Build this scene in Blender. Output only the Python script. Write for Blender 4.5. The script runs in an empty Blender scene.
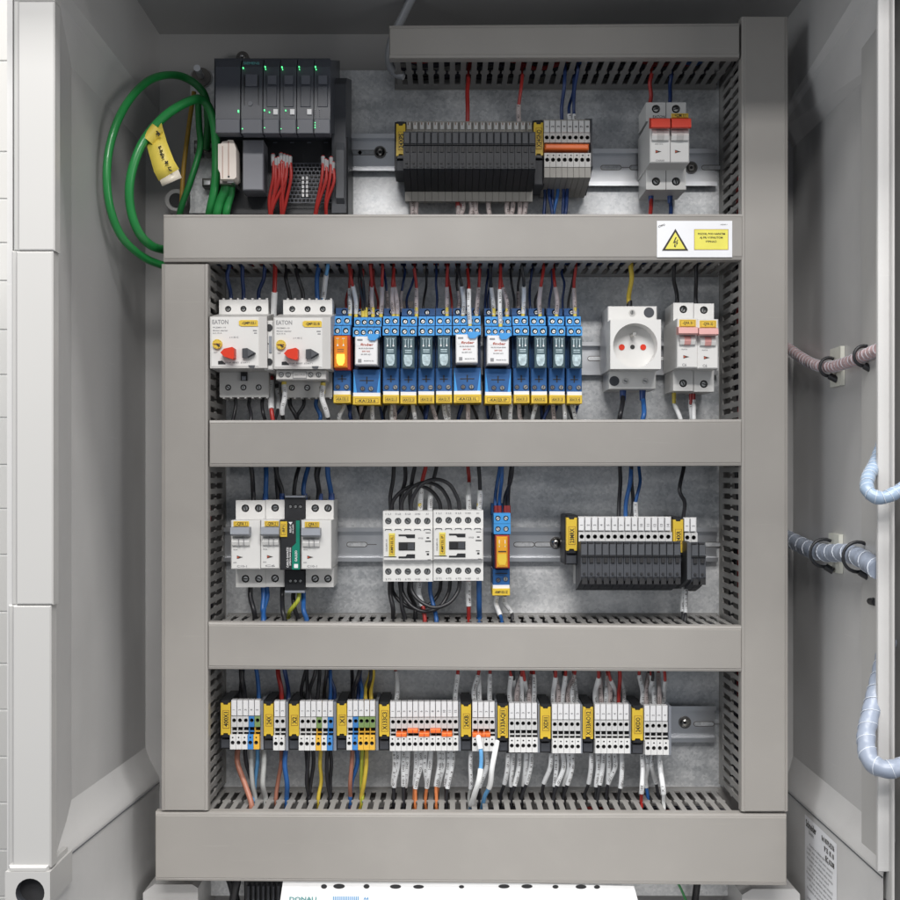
import bpy, math, random
from mathutils import Vector, Matrix
random.seed(7)
sc = bpy.context.scene
COL = sc.collection

# ------------------------------------------------------------------ measuring helpers
# the panel stands in the XZ plane, d = millimetres in front of the mounting plate
F = 1175.0; D = 1.140; CX, CY = 447.0, 475.0
def S(d): return (D - d/1000.0)/F                  # metres per photo pixel at depth d
def X(px, d): return (px-CX)*S(d)
def Z(py, d): return (CY-py)*S(d)
def W(px, py, d): return Vector((X(px, d), -d/1000.0, Z(py, d)))
def PXx(x, d): return CX + x/S(d)
def PXy(z, d): return CY - z/S(d)

# ------------------------------------------------------------------ materials
M = {}
def mat(name, col, rough=0.45, metal=0.0, vary=0.06, scale=60, bump=0.0, emit=None, estr=0.0, spec=0.5, trans=0.0, coat=0.0, bscale=None):
    m = bpy.data.materials.new(name); m.use_nodes = True
    nt = m.node_tree; b = nt.nodes['Principled BSDF']
    tc = nt.nodes.new('ShaderNodeTexCoord')
    n = nt.nodes.new('ShaderNodeTexNoise'); n.inputs['Scale'].default_value = scale; n.inputs['Detail'].default_value = 4
    nt.links.new(tc.outputs['Object'], n.inputs['Vector'])
    r = nt.nodes.new('ShaderNodeValToRGB')
    lo = [max(0, c*(1-vary)) for c in col[:3]]; hi = [min(1, c*(1+vary)) for c in col[:3]]
    r.color_ramp.elements[0].position = 0.3; r.color_ramp.elements[1].position = 0.7
    r.color_ramp.elements[0].color = (*lo, 1); r.color_ramp.elements[1].color = (*hi, 1)
    nt.links.new(n.outputs['Fac'], r.inputs['Fac']); nt.links.new(r.outputs['Color'], b.inputs['Base Color'])
    mr = nt.nodes.new('ShaderNodeMapRange'); mr.inputs['To Min'].default_value = rough*0.85; mr.inputs['To Max'].default_value = min(1, rough*1.15)
    nt.links.new(n.outputs['Fac'], mr.inputs['Value']); nt.links.new(mr.outputs['Result'], b.inputs['Roughness'])
    b.inputs['Metallic'].default_value = metal
    b.inputs['Specular IOR Level'].default_value = spec
    b.inputs['Transmission Weight'].default_value = trans
    b.inputs['Coat Weight'].default_value = coat
    if bump:
        n2 = nt.nodes.new('ShaderNodeTexNoise'); n2.inputs['Scale'].default_value = bscale or scale*6; n2.inputs['Detail'].default_value = 3
        nt.links.new(tc.outputs['Object'], n2.inputs['Vector'])
        bp = nt.nodes.new('ShaderNodeBump'); bp.inputs['Strength'].default_value = bump; bp.inputs['Distance'].default_value = 0.001
        nt.links.new(n2.outputs['Fac'], bp.inputs['Height']); nt.links.new(bp.outputs['Normal'], b.inputs['Normal'])
    if emit:
        b.inputs['Emission Color'].default_value = (*emit, 1); b.inputs['Emission Strength'].default_value = estr
    M[name] = m
    return m
mat('duct_grey', (0.305,0.290,0.272), 0.4, vary=0.03, scale=6, bump=0.05, bscale=900)
mat('duct_inner', (0.255,0.248,0.238), 0.5, vary=0.04, scale=10)
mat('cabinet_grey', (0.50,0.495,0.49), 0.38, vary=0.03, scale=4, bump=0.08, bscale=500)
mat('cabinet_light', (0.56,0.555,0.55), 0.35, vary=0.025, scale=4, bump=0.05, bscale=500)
mat('frame_white', (0.445,0.44,0.43), 0.3, vary=0.015, scale=5)
mat('rail_metal', (0.66,0.67,0.69), 0.32, metal=1.0, vary=0.08, scale=30)
mat('screw_metal', (0.70,0.69,0.66), 0.25, metal=1.0, vary=0.08, scale=80)
mat('screw_bright', (0.82,0.82,0.80), 0.38, metal=0.45)
mat('dark_metal', (0.20,0.19,0.18), 0.35, metal=0.9)
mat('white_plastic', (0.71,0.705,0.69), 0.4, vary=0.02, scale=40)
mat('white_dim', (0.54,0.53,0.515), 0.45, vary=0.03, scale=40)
mat('terminal_grey', (0.64,0.64,0.635), 0.45, vary=0.04, scale=50)
mat('terminal_grey_shaded', (0.33,0.315,0.29), 0.5, vary=0.05, scale=50)  # darker copy of the terminal grey, top row's shade put into the colour
mat('marker_white', (0.80,0.80,0.81), 0.5, vary=0.02)
mat('hole_dark', (0.02,0.02,0.022), 0.6)
mat('hole_wall', (0.10,0.10,0.10), 0.6)
mat('black_plastic', (0.016,0.017,0.020), 0.42, vary=0.12)
mat('charcoal', (0.058,0.062,0.072), 0.5, vary=0.08, scale=50, spec=0.35)
mat('charcoal_light', (0.085,0.09,0.10), 0.5, vary=0.08, scale=50, spec=0.35)
mat('plc_dark', (0.052,0.058,0.074), 0.4, vary=0.05, scale=30)
mat('plc_mid', (0.095,0.102,0.125), 0.38, vary=0.04, scale=30)
mat('plc_grey', (0.20,0.205,0.23), 0.4, vary=0.04)
mat('yellow_label', (0.72,0.50,0.045), 0.45, vary=0.03)
mat('yellow_pale', (0.75,0.66,0.13), 0.45, vary=0.03)
mat('ink', (0.03,0.025,0.02), 0.6)
mat('ink_grey', (0.26,0.26,0.27), 0.6)
mat('ink_red', (0.45,0.08,0.04), 0.6)
mat('ink_brown', (0.25,0.10,0.03), 0.6)
mat('teal_print', (0.08,0.30,0.31), 0.5)
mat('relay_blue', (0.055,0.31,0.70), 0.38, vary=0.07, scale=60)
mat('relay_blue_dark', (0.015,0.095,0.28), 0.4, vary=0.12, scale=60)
mat('relay_navy', (0.010,0.028,0.08), 0.45, vary=0.1)
mat('relay_smoke', (0.085,0.13,0.15), 0.12, vary=0.1, coat=0.6)
mat('relay_smoke_light', (0.50,0.62,0.66), 0.25, vary=0.3, scale=300)
mat('relay_orange', (0.72,0.23,0.02), 0.18, vary=0.1, coat=0.5, emit=(1.0,0.30,0.02), estr=0.12)
mat('relay_glow', (0.95,0.6,0.08), 0.3, emit=(1.0,0.62,0.08), estr=0.85)
mat('relay_amber', (0.75,0.36,0.03), 0.18, vary=0.1, coat=0.5)
mat('relay_red', (0.45,0.05,0.03), 0.35)
mat('orange', (0.80,0.16,0.03), 0.4, vary=0.05)
mat('switch_red', (0.66,0.040,0.014), 0.42, vary=0.04, spec=0.3)
mat('lever_black_shaded', (0.026,0.028,0.033), 0.5, vary=0.1, scale=50, spec=0.3)  # black lever plastic, darkened further for the shade over the top row
mat('lever_cap_shaded', (0.042,0.045,0.052), 0.5, vary=0.1, scale=50, spec=0.3)  # cap tone of the same levers, top-row shade included in the colour
mat('pink', (0.66,0.33,0.31), 0.4, vary=0.03)
mat('toggle_grey', (0.27,0.29,0.33), 0.4, vary=0.03)
mat('green_print', (0.0,0.20,0.13), 0.4)
mat('term_blue', (0.05,0.22,0.55), 0.45, vary=0.05)
mat('term_green', (0.22,0.33,0.12), 0.45, vary=0.08)
mat('term_yellow', (0.72,0.42,0.05), 0.45, vary=0.05)
mat('ferrule_yellow', (0.70,0.55,0.08), 0.4)
mat('ferrule_red', (0.35,0.03,0.03), 0.4)
mat('ferrule_blue', (0.03,0.08,0.28), 0.4)
mat('ferrule_grey', (0.35,0.35,0.36), 0.4)
mat('wire_red', (0.38,0.026,0.022), 0.4, vary=0.08)
mat('wire_black', (0.018,0.018,0.022), 0.4, vary=0.1)
mat('wire_navy', (0.012,0.035,0.13), 0.4, vary=0.1)
mat('wire_blue', (0.022,0.11,0.34), 0.4, vary=0.08)
mat('wire_lightblue', (0.12,0.34,0.62), 0.4, vary=0.06)
mat('wire_brown', (0.36,0.15,0.10), 0.45, vary=0.08)
mat('wire_orange', (0.62,0.20,0.07), 0.45, vary=0.08)
mat('wire_grey', (0.42,0.43,0.42), 0.45, vary=0.05)
mat('wire_yellow', (0.68,0.50,0.06), 0.42, vary=0.06)
mat('wire_white', (0.78,0.79,0.79), 0.35, vary=0.03)
mat('cable_green', (0.02,0.25,0.06), 0.33, vary=0.06, coat=0.2)
mat('cable_ochre', (0.45,0.27,0.04), 0.45, vary=0.06)
mat('conduit_grey', (0.33,0.34,0.36), 0.35, vary=0.06, scale=120)
mat('spiral_blue', (0.26,0.34,0.45), 0.3, vary=0.08, scale=120)
mat('spiral_edge', (0.60,0.64,0.70), 0.35)
mat('spiral_pink', (0.52,0.36,0.37), 0.35, vary=0.22, scale=160)
mat('spiral_grey', (0.27,0.31,0.39), 0.34, vary=0.1, scale=90)
mat('tie_mount', (0.72,0.72,0.64), 0.4)
mat('paper_white', (0.85,0.85,0.85), 0.55, vary=0.01)
mat('sticker', (0.84,0.85,0.88), 0.3, vary=0.015)
mat('sticker_yellow', (0.80,0.74,0.12), 0.35)
mat('tape_yellow', (0.78,0.62,0.10), 0.4, vary=0.05)
mat('tape_clear', (0.66,0.60,0.50), 0.35, vary=0.08)
mat('connector_cream', (0.80,0.72,0.65), 0.35, vary=0.02)
mat('wall_tile', (0.50,0.492,0.475), 0.2, vary=0.02, scale=3)
mat('wall_joint', (0.80,0.80,0.79), 0.6)
mat('door_dark', (0.10,0.10,0.105), 0.5)
mat('led_green', (0.1,0.8,0.25), 0.4, emit=(0.10,1.0,0.30), estr=1.8)
mat('bundle_dark', (0.035,0.035,0.05), 0.5, vary=0.3, scale=40)
def scuffs(name, warp=0.4, dust=(0.40,0.38,0.35), amt=0.18):
    m = M[name]; nt = m.node_tree; b = nt.nodes['Principled BSDF']; tc = nt.nodes.new('ShaderNodeTexCoord')
    base = b.inputs['Base Color'].links[0].from_socket; old = b.inputs['Normal'].links[0].from_socket
    n = nt.nodes.new('ShaderNodeTexNoise'); n.inputs['Scale'].default_value = 7; n.inputs['Detail'].default_value = 1
    nt.links.new(tc.outputs['Object'], n.inputs['Vector'])
    bp = nt.nodes.new('ShaderNodeBump'); bp.inputs['Strength'].default_value = warp; bp.inputs['Distance'].default_value = 0.022
    nt.links.new(n.outputs['Fac'], bp.inputs['Height']); nt.links.new(old, bp.inputs['Normal']); nt.links.new(bp.outputs['Normal'], b.inputs['Normal'])
    # thin scratches: stretched noise, thresholded; smears: large noise
    mp = nt.nodes.new('ShaderNodeMapping'); mp.inputs['Scale'].default_value = (14,14,420); mp.inputs['Rotation'].default_value = (0,0.35,0)
    nt.links.new(tc.outputs['Object'], mp.inputs['Vector'])
    s1 = nt.nodes.new('ShaderNodeTexNoise'); s1.inputs['Scale'].default_value = 1; s1.inputs['Detail'].default_value = 2; nt.links.new(mp.outputs['Vector'], s1.inputs['Vector'])
    r1 = nt.nodes.new('ShaderNodeValToRGB'); r1.color_ramp.elements[0].position = 0.70; r1.color_ramp.elements[1].position = 0.76; nt.links.new(s1.outputs['Fac'], r1.inputs['Fac'])
    s2 = nt.nodes.new('ShaderNodeTexNoise'); s2.inputs['Scale'].default_value = 22; s2.inputs['Detail'].default_value = 7; s2.inputs['Roughness'].default_value = .65; nt.links.new(tc.outputs['Object'], s2.inputs['Vector'])
    r2 = nt.nodes.new('ShaderNodeValToRGB'); r2.color_ramp.elements[0].position = 0.5; r2.color_ramp.elements[1].position = 0.85; nt.links.new(s2.outputs['Fac'], r2.inputs['Fac'])
    mx = nt.nodes.new('ShaderNodeMath'); mx.operation = 'MAXIMUM'; nt.links.new(r1.outputs['Color'], mx.inputs[0]); nt.links.new(r2.outputs['Color'], mx.inputs[1])
    ml = nt.nodes.new('ShaderNodeMath'); ml.operation = 'MULTIPLY'; ml.inputs[1].default_value = amt; nt.links.new(mx.outputs[0], ml.inputs[0])
    mc = nt.nodes.new('ShaderNodeMix'); mc.data_type = 'RGBA'; mc.inputs['B'].default_value = (*dust,1)
    nt.links.new(ml.outputs[0], mc.inputs['Factor']); nt.links.new(base, mc.inputs['A']); nt.links.new(mc.outputs['Result'], b.inputs['Base Color'])
    rr = nt.nodes.new('ShaderNodeMapRange'); rr.inputs['To Min'].default_value = 0.27; rr.inputs['To Max'].default_value = 0.5
    nt.links.new(s2.outputs['Fac'], rr.inputs['Value']); nt.links.new(rr.outputs['Result'], b.inputs['Roughness'])
scuffs('duct_grey')
scuffs('cabinet_grey', 0.15, (0.62,0.61,0.60), 0.22)
scuffs('cabinet_light', 0.12, (0.40,0.39,0.38), 0.15)
# green and yellow striped wire
def striped(name, c1, c2, sc_=260):
    m = mat(name, c1, 0.42); nt = m.node_tree; b = nt.nodes['Principled BSDF']
    tc = nt.nodes.new('ShaderNodeTexCoord'); w = nt.nodes.new('ShaderNodeTexWave'); w.inputs['Scale'].default_value = sc_; w.bands_direction = 'X'
    nt.links.new(tc.outputs['Object'], w.inputs['Vector'])
    r = nt.nodes.new('ShaderNodeValToRGB'); r.color_ramp.interpolation = 'CONSTANT'
    r.color_ramp.elements[0].color = (*c1, 1); r.color_ramp.elements[1].position = 0.42; r.color_ramp.elements[1].color = (*c2, 1)
    nt.links.new(w.outputs['Fac'], r.inputs['Fac']); nt.links.new(r.outputs['Color'], b.inputs['Base Color'])
striped('wire_greenyellow', (0.12,0.35,0.05), (0.70,0.58,0.06))
mat('sleeve_white', (0.68,0.69,0.70), 0.42, vary=0.03)
mat('sleeve_pink', (0.50,0.43,0.42), 0.45, vary=0.05)
# galvanised sheet: spangles and faint rolling streaks
def galv():
    m = mat('galvanised', (0.5,0.52,0.53), 0.38, metal=0.62); nt = m.node_tree; b = nt.nodes['Principled BSDF']
    tc = nt.nodes.new('ShaderNodeTexCoord')
    v = nt.nodes.new('ShaderNodeTexVoronoi'); v.inputs['Scale'].default_value = 420
    n0 = nt.nodes.new('ShaderNodeTexNoise'); n0.inputs['Scale'].default_value = 9; n0.inputs['Detail'].default_value = 8; n0.inputs['Roughness'].default_value = 0.7
    mp = nt.nodes.new('ShaderNodeMapping'); mp.inputs['Scale'].default_value = (6, 1, 60)
    n1 = nt.nodes.new('ShaderNodeTexNoise'); n1.inputs['Scale'].default_value = 1.0; n1.inputs['Detail'].default_value = 5
    nt.links.new(tc.outputs['Object'], v.inputs['Vector']); nt.links.new(tc.outputs['Object'], n0.inputs['Vector'])
    nt.links.new(tc.outputs['Object'], mp.inputs['Vector']); nt.links.new(mp.outputs['Vector'], n1.inputs['Vector'])
    sep = nt.nodes.new('ShaderNodeSeparateColor'); nt.links.new(v.outputs['Color'], sep.inputs['Color'])
    s1 = nt.nodes.new('ShaderNodeMath'); s1.operation = 'MULTIPLY_ADD'; s1.inputs[1].default_value = 0.15
    nt.links.new(sep.outputs['Red'], s1.inputs[0])
    s2 = nt.nodes.new('ShaderNodeMath'); s2.operation = 'MULTIPLY_ADD'; s2.inputs[1].default_value = 1.3; s2.inputs[2].default_value = -0.55
    nt.links.new(n0.outputs['Fac'], s2.inputs[0]); nt.links.new(s2.outputs[0], s1.inputs[2])
    s3 = nt.nodes.new('ShaderNodeMath'); s3.operation = 'MULTIPLY_ADD'; s3.inputs[1].default_value = 0.5
    nt.links.new(n1.outputs['Fac'], s3.inputs[0]); nt.links.new(s1.outputs[0], s3.inputs[2])
    r = nt.nodes.new('ShaderNodeValToRGB'); r.color_ramp.elements[0].position = 0.22; r.color_ramp.elements[1].position = 0.72
    r.color_ramp.elements[0].color = (0.40,0.42,0.44,1); r.color_ramp.elements[1].color = (0.95,0.955,0.96,1)
    nt.links.new(s3.outputs[0], r.inputs['Fac']); nt.links.new(r.outputs['Color'], b.inputs['Base Color'])
    mr = nt.nodes.new('ShaderNodeMapRange'); mr.inputs['To Min'].default_value = 0.34; mr.inputs['To Max'].default_value = 0.56
    nt.links.new(s3.outputs[0], mr.inputs['Value']); nt.links.new(mr.outputs['Result'], b.inputs['Roughness'])
galv()

# ------------------------------------------------------------------ text outlines as mesh (built-in font)
_tc = {}
def text_mesh(s):
    if s not in _tc:
        cu = bpy.data.curves.new('writing', 'FONT'); cu.body = s; cu.size = 1.0; cu.resolution_u = 2; cu.offset = 0.022
        o = bpy.data.objects.new('writing', cu); COL.objects.link(o)
        bpy.context.view_layer.update()
        me = o.evaluated_get(bpy.context.evaluated_depsgraph_get()).to_mesh()
        vs = [v.co.copy() for v in me.vertices]; fs = [tuple(p.vertices) for p in me.polygons]
        if vs:
            x0 = min(v.x for v in vs); x1 = max(v.x for v in vs); y0 = min(v.y for v in vs); y1 = max(v.y for v in vs)
        else: x0 = x1 = y0 = y1 = 0
        o.evaluated_get(bpy.context.evaluated_depsgraph_get()).to_mesh_clear()
        bpy.data.objects.remove(o); bpy.data.curves.remove(cu)
        _tc[s] = (vs, fs, x0, x1, y0, y1)
    return _tc[s]

# ------------------------------------------------------------------ mesh collector
class MB:
    def __init__(s): s.v = []; s.f = []; s.m = []; s.mats = []; s.sm = []
    def mi(s, m):
        if m not in s.mats: s.mats.append(m)
        return s.mats.index(m)
    def add(s, vs, fs, m, smooth=False):
        b = len(s.v); s.v.extend(vs); k = s.mi(m)
        for f in fs: s.f.append(tuple(b+i for i in f)); s.m.append(k); s.sm.append(smooth)
    def frustum(s, r0, r1, d0, d1, m, cap0=False, cap1=True):      # world rects (x0,z0,x1,z1)
        def ring(r, d): x0,z0,x1,z1 = r; y = -d/1000; return [Vector((x0,y,z0)),Vector((x1,y,z0)),Vector((x1,y,z1)),Vector((x0,y,z1))]
        vs = ring(r0,d0)+ring(r1,d1); fs = [(i,(i+1)%4,(i+1)%4+4,i+4) for i in range(4)]
        if cap1: fs.append((4,5,6,7))
        if cap0: fs.append((3,2,1,0))
        s.add(vs, fs, m)
    def wbox(s, x0, z0, x1, z1, d0, d1, m, b=0.5):                 # x,z in metres
        if x0 > x1: x0,x1 = x1,x0
        if z0 > z1: z0,z1 = z1,z0
        bb = min(b/1000, (x1-x0)*0.3, (z1-z0)*0.3); bd = min(b, (d1-d0)*0.4)
        s.frustum((x0,z0,x1,z1),(x0,z0,x1,z1),d0,d1-bd,m,cap0=True,cap1=False)
        s.frustum((x0,z0,x1,z1),(x0+bb,z0+bb,x1-bb,z1-bb),d1-bd,d1,m)
    def box(s, x0, y0, x1, y1, d0, d1, m, b=0.5):                  # px at front depth d1
        s.wbox(X(x0,d1), Z(y1,d1), X(x1,d1), Z(y0,d1), d0, d1, m, b)
    def cyl(s, px, py, r, d0, d1, m, n=14, r1=None, m2=None):      # r in px at d1
        c = W(px,py,d1); R = r*S(d1); R1 = (r1 if r1 is not None else r)*S(d1)
        v0 = [Vector((c.x+R*math.cos(2*math.pi*i/n), -d0/1000, c.z+R*math.sin(2*math.pi*i/n))) for i in range(n)]
        v1 = [Vector((c.x+R1*math.cos(2*math.pi*i/n), -d1/1000, c.z+R1*math.sin(2*math.pi*i/n))) for i in range(n)]
        s.add(v0+v1, [(i,(i+1)%n,(i+1)%n+n,i+n) for i in range(n)], m, True)
        s.add(v1, [tuple(range(n))], m2 or m)
    def dome(s, px, py, r, d0, h, m, n=14):
        c = W(px,py,d0); R = r*S(d0); vs = []; fs = []
        K = 4
        for k in range(K):
            a = k/K*math.pi/2
            for i in range(n): vs.append(Vector((c.x+R*math.cos(a)*math.cos(2*math.pi*i/n), -(d0+h*math.sin(a))/1000, c.z+R*math.cos(a)*math.sin(2*math.pi*i/n))))
        vs.append(Vector((c.x,-(d0+h)/1000,c.z)))
        for k in range(K-1):
            for i in range(n): fs.append((k*n+i,k*n+(i+1)%n,(k+1)*n+(i+1)%n,(k+1)*n+i))
        for i in range(n): fs.append(((K-1)*n+i,(K-1)*n+(i+1)%n,len(vs)-1))
        s.add(vs, fs, m, True)
    def poly(s, pts, d0, d1, m, back=False):                       # px outline at d1, pushed straight back to d0
        a = [W(x,y,d1) for x,y in pts]; b = [Vector((p.x,-d0/1000,p.z)) for p in a]; n = len(a)
        s.add(a+b, [tuple(range(n))]+[(i,i+n,(i+1)%n+n,(i+1)%n) for i in range(n)]+([tuple(range(2*n-1,n-1,-1))] if back else []), m)
    def profile(s, x0, x1, dref, pts, m):                          # side outline [(py,d)] swept between two x
        a = [Vector((X(x0,dref),-d/1000,Z(y,d))) for y,d in pts]; b = [Vector((X(x1,dref),p.y,p.z)) for p in a]; n = len(a)
        s.add(a+b, [tuple(range(n)), tuple(range(2*n-1,n-1,-1))]+[(i,i+n,(i+1)%n+n,(i+1)%n) for i in range(n)], m)
    def holes(s, x0, y0, x1, y1, d, hs, depth, m, mi='hole_wall', mb='hole_dark', n=12, vert=False):   # front sheet with round holes in a row (px)
        hs = sorted(hs)
        cuts = [x0]+[(hs[i][0]+hs[i+1][0])/2 for i in range(len(hs)-1)]+[x1]
        for i,(hx,hy,hr) in enumerate(hs):
            a,b = cuts[i],cuts[i+1]
            angs = sorted(set([round(2*math.pi*k/n,6) for k in range(n)]+[round(math.atan2(cy-hy,cx-hx)%(2*math.pi),6) for cx,cy in ((a,y0),(b,y0),(a,y1),(b,y1))]))
            out = []; inn = []
            for t in angs:
                c,sn = math.cos(t),math.sin(t)
                ts = []
                if c > 1e-9: ts.append((b-hx)/c)
                if c < -1e-9: ts.append((a-hx)/c)
                if sn > 1e-9: ts.append((y1-hy)/sn)
                if sn < -1e-9: ts.append((y0-hy)/sn)
                T = min(ts); out.append(W(hx+c*T,hy+sn*T,d)); inn.append(W(hx+c*hr,hy+sn*hr,d))
            k = len(angs); deep = [Vector((p.x,p.y+depth/1000,p.z)) for p in inn]
            s.add(out+inn, [(j,(j+1)%k,(j+1)%k+k,j+k) for j in range(k)], m)
            s.add(inn+deep, [(j,(j+1)%k,(j+1)%k+k,j+k) for j in range(k)], mi, True)
            s.add(deep, [tuple(range(k))], mb)
    def openbox(s, x0, y0, x1, y1, d0, d1, m):                      # sides only, front left for holes()
        s.frustum((X(x0,d1),Z(y1,d1),X(x1,d1),Z(y0,d1)),(X(x0,d1),Z(y1,d1),X(x1,d1),Z(y0,d1)),d0,d1,m,cap0=True,cap1=False)
    def screw(s, px, py, r, d, m='screw_metal'):
        s.cyl(px,py,r,d-1.5,d,m,n=10)
        a = random.uniform(0,math.pi); c,sn = math.cos(a)*r*.8, math.sin(a)*r*.8; w = r*.22
        s.poly([(px+c-sn*w/r,py+sn+c*w/r),(px-c-sn*w/r,py-sn+c*w/r),(px-c+sn*w/r,py-sn-c*w/r),(px+c+sn*w/r,py+sn-c*w/r)],d-0.2,d+0.12,'hole_dark')
    def text(s, t, px, py, h, d, m, rot=0, w=None, shear=0):         # centred at px,py; h = cap height px; w = width px
        vs,fs,x0,x1,y0,y1 = text_mesh(t)
        if not vs: return
        k = h/0.70; kx = (w/(x1-x0)) if w else k
        cx,cy = (x0+x1)/2,(y0+y1)/2; ca,sa = math.cos(rot),math.sin(rot)
        out = []
        for v in vs:
            u = (v.x-cx)*kx + (v.y-cy)*shear*k; q = (v.y-cy)*k
            out.append(W(px+u*ca-q*sa*1.0, py-(u*sa+q*ca), d))
        s.add(out, fs, m)
    def tube(s, pts, r, m, n=8, cap=True):
        rs = r if isinstance(r, (list,tuple)) else [r]*len(pts)
        vs = []; fs = []; up = None
        for i,p in enumerate(pts):
            t = (pts[min(i+1,len(pts)-1)]-pts[max(i-1,0)])
            if t.length < 1e-9: t = Vector((0,0,1))
            t.normalize()
            if up is None: up = t.orthogonal().normalized()
            up = (up - t*up.dot(t)); up = up.normalized() if up.length > 1e-6 else t.orthogonal().normalized()
            w = t.cross(up)
            for k in range(n):
                a = 2*math.pi*k/n; vs.append(p+(up*math.cos(a)+w*math.sin(a))*rs[i])
        for i in range(len(pts)-1):
            for k in range(n): fs.append((i*n+k,i*n+(k+1)%n,(i+1)*n+(k+1)%n,(i+1)*n+k))
        s.add(vs, fs, m, True)
        if cap:
            s.add(vs[:n],[tuple(range(n-1,-1,-1))],m); s.add(vs[-n:],[tuple(range(n))],m)
    def build(s, name, parent=None, root=None):
        me = bpy.data.meshes.new(name)
        if root is None:
            q = parent
            off = Vector((0,0,0))
            while q is not None: off += q.location; q = q.parent
            if parent is None and s.v:
                lo = Vector([min(v[i] for v in s.v) for i in range(3)]); hi = Vector([max(v[i] for v in s.v) for i in range(3)])
                off = Vector(((lo.x+hi.x)/2,(lo.y+hi.y)/2,lo.z))
        me.from_pydata([v-off for v in s.v], [], s.f)
        for m in s.mats: me.materials.append(M[m])
        me.polygons.foreach_set('material_index', s.m); me.polygons.foreach_set('use_smooth', s.sm)
        me.validate(); me.update()
        o = bpy.data.objects.new(name, me); COL.objects.link(o)
        if parent is None: o.location = off
        else: o.parent = parent
        return o
def tag(o, label=None, cat=None, group=None, kind=None):
    if label: o['label'] = label
    if cat: o['category'] = cat
    if group: o['group'] = group
    if kind: o['kind'] = kind
    return o
def thing(name, label, cat, at, group=None):
    o = bpy.data.objects.new(name, None); o.empty_display_size = 0.01; COL.objects.link(o); o.location = at
    return tag(o, label, cat, group)
def smooth(pts, n=6):
    P = [pts[0]*2-pts[1]]+list(pts)+[pts[-1]*2-pts[-2]]; out = []
    for i in range(1,len(P)-2):
        a,b,c,d_ = P[i-1],P[i],P[i+1],P[i+2]
        for k in range(n):
            t = k/n; out.append(0.5*((2*b)+(c-a)*t+(2*a-5*b+4*c-d_)*t*t+(3*b-a-3*c+d_)*t**3))
    out.append(P[-2].copy()); return out

# ------------------------------------------------------------------ cabinet
def hexa(mb, a, m):   # 8 corners: four near, four far in the same order
    mb.add(a, [(0,1,2,3),(7,6,5,4),(0,4,5,1),(1,5,6,2),(2,6,7,3),(3,7,4,0)], m)
cab = thing('electrical_cabinet', 'open pale grey cabinet that surrounds the wired mounting plate', 'cabinet', Vector((0,0.033,-0.44)))
def sweep_quad(mb, sec0, sec1, d0, d1, m, closed=False, smooth_=False):
    a = [Vector((x,-d0/1000,z)) for x,z in sec0]; b = [Vector((x,-d1/1000,z)) for x,z in sec1]; n = len(a)
    mb.add(a+b, [(i,i+1,i+1+n,i+n) for i in range(n-1)], m, smooth_)
b = MB(); b.wbox(-0.35,-0.47,0.39,0.49,-37,-33,'cabinet_grey',0); b.build('back_panel', cab)
# left inner wall with its bevelled shoulders at top and bottom
def arc(p, q, r, n=6):   # rounded shoulder between two points (simple bulge)
    return [(p[0]+(q[0]-p[0])*t+r*math.sin(math.pi*t)*0.7, p[1]+(q[1]-p[1])*t+abs(r)*math.sin(math.pi*t)*0.7) for t in [k/n for k in range(n+1)]]
def shell(name, side, xw, ztop, ztop2, back, front, xin, dfront, ztf=None, xup=None):
    mb = MB(); d0 = -33
    def sec(zb, zb2, xi, ztop2=ztop2):
        xu = xup or xi
        L = [(xu,0.44),(xu,ztop2),(xu+(xw-xu)*.30,ztop2-(ztop2-ztop)*.22),(xw,ztop),(xw,zb)]
        L += [(xw+(xi-xw)*0.30, zb-(zb-zb2)*0.38),(xw+(xi-xw)*0.72, zb-(zb-zb2)*0.72),(xw+(xi-xw)*0.94, zb-(zb-zb2)*0.90),(xi,zb2),(xi,-0.46)]
        return L
    A = sec(*back,xin); B_ = sec(*front,xin,ztf or ztop2)
    def sw(i, j, m, sm=False):
        a = [Vector((x,-d0/1000,z)) for x,z in A[i:j]]; b_ = [Vector((x,-dfront/1000,z)) for x,z in B_[i:j]]; n = len(a)
        mb.add(a+b_, [(k,k+1,k+1+n,k+n) for k in range(n-1)], m, sm)
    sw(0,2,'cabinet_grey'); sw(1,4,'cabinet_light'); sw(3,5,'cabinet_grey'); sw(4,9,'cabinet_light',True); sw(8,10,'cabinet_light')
    xo = xw+0.014*side
    hexa(mb, [Vector(p) for p in ((xo,0.033,-0.47),(xo,0.033,0.47),(xo,-dfront/1000,0.47),(xo,-dfront/1000,-0.47),
         (xo+0.004*side,0.033,-0.47),(xo+0.004*side,0.033,0.47),(xo+0.004*side,-dfront/1000,0.47),(xo+0.004*side,-dfront/1000,-0.47))], 'cabinet_grey')
    return mb.build(name, cab)
shell('side_panel', -1, -0.301, 0.327, 0.362, (-0.272,-0.304), (-0.256,-0.284), -0.287, 288, 0.364)
shell('side_panel', 1, 0.3455, 0.327, 0.350, (-0.280,-0.310), (-0.281,-0.308), 0.336, 235, 0.392, 0.328)
b = MB(); b.wbox(-0.345,0.44,0.385,0.446,-36,200,'cabinet_grey',1); b.wbox(-0.47,0.44,0.52,0.446,200,356,'cabinet_grey',1)  # front part is an unseen canopy, widened past the cabinet to shade the upper rows
b.build('roof_with_shade_canopy', cab)
b = MB(); b.wbox(-0.33,-0.446,0.37,-0.44,-36,240,'cabinet_light',1); b.build('floor_panel', cab)
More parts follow.
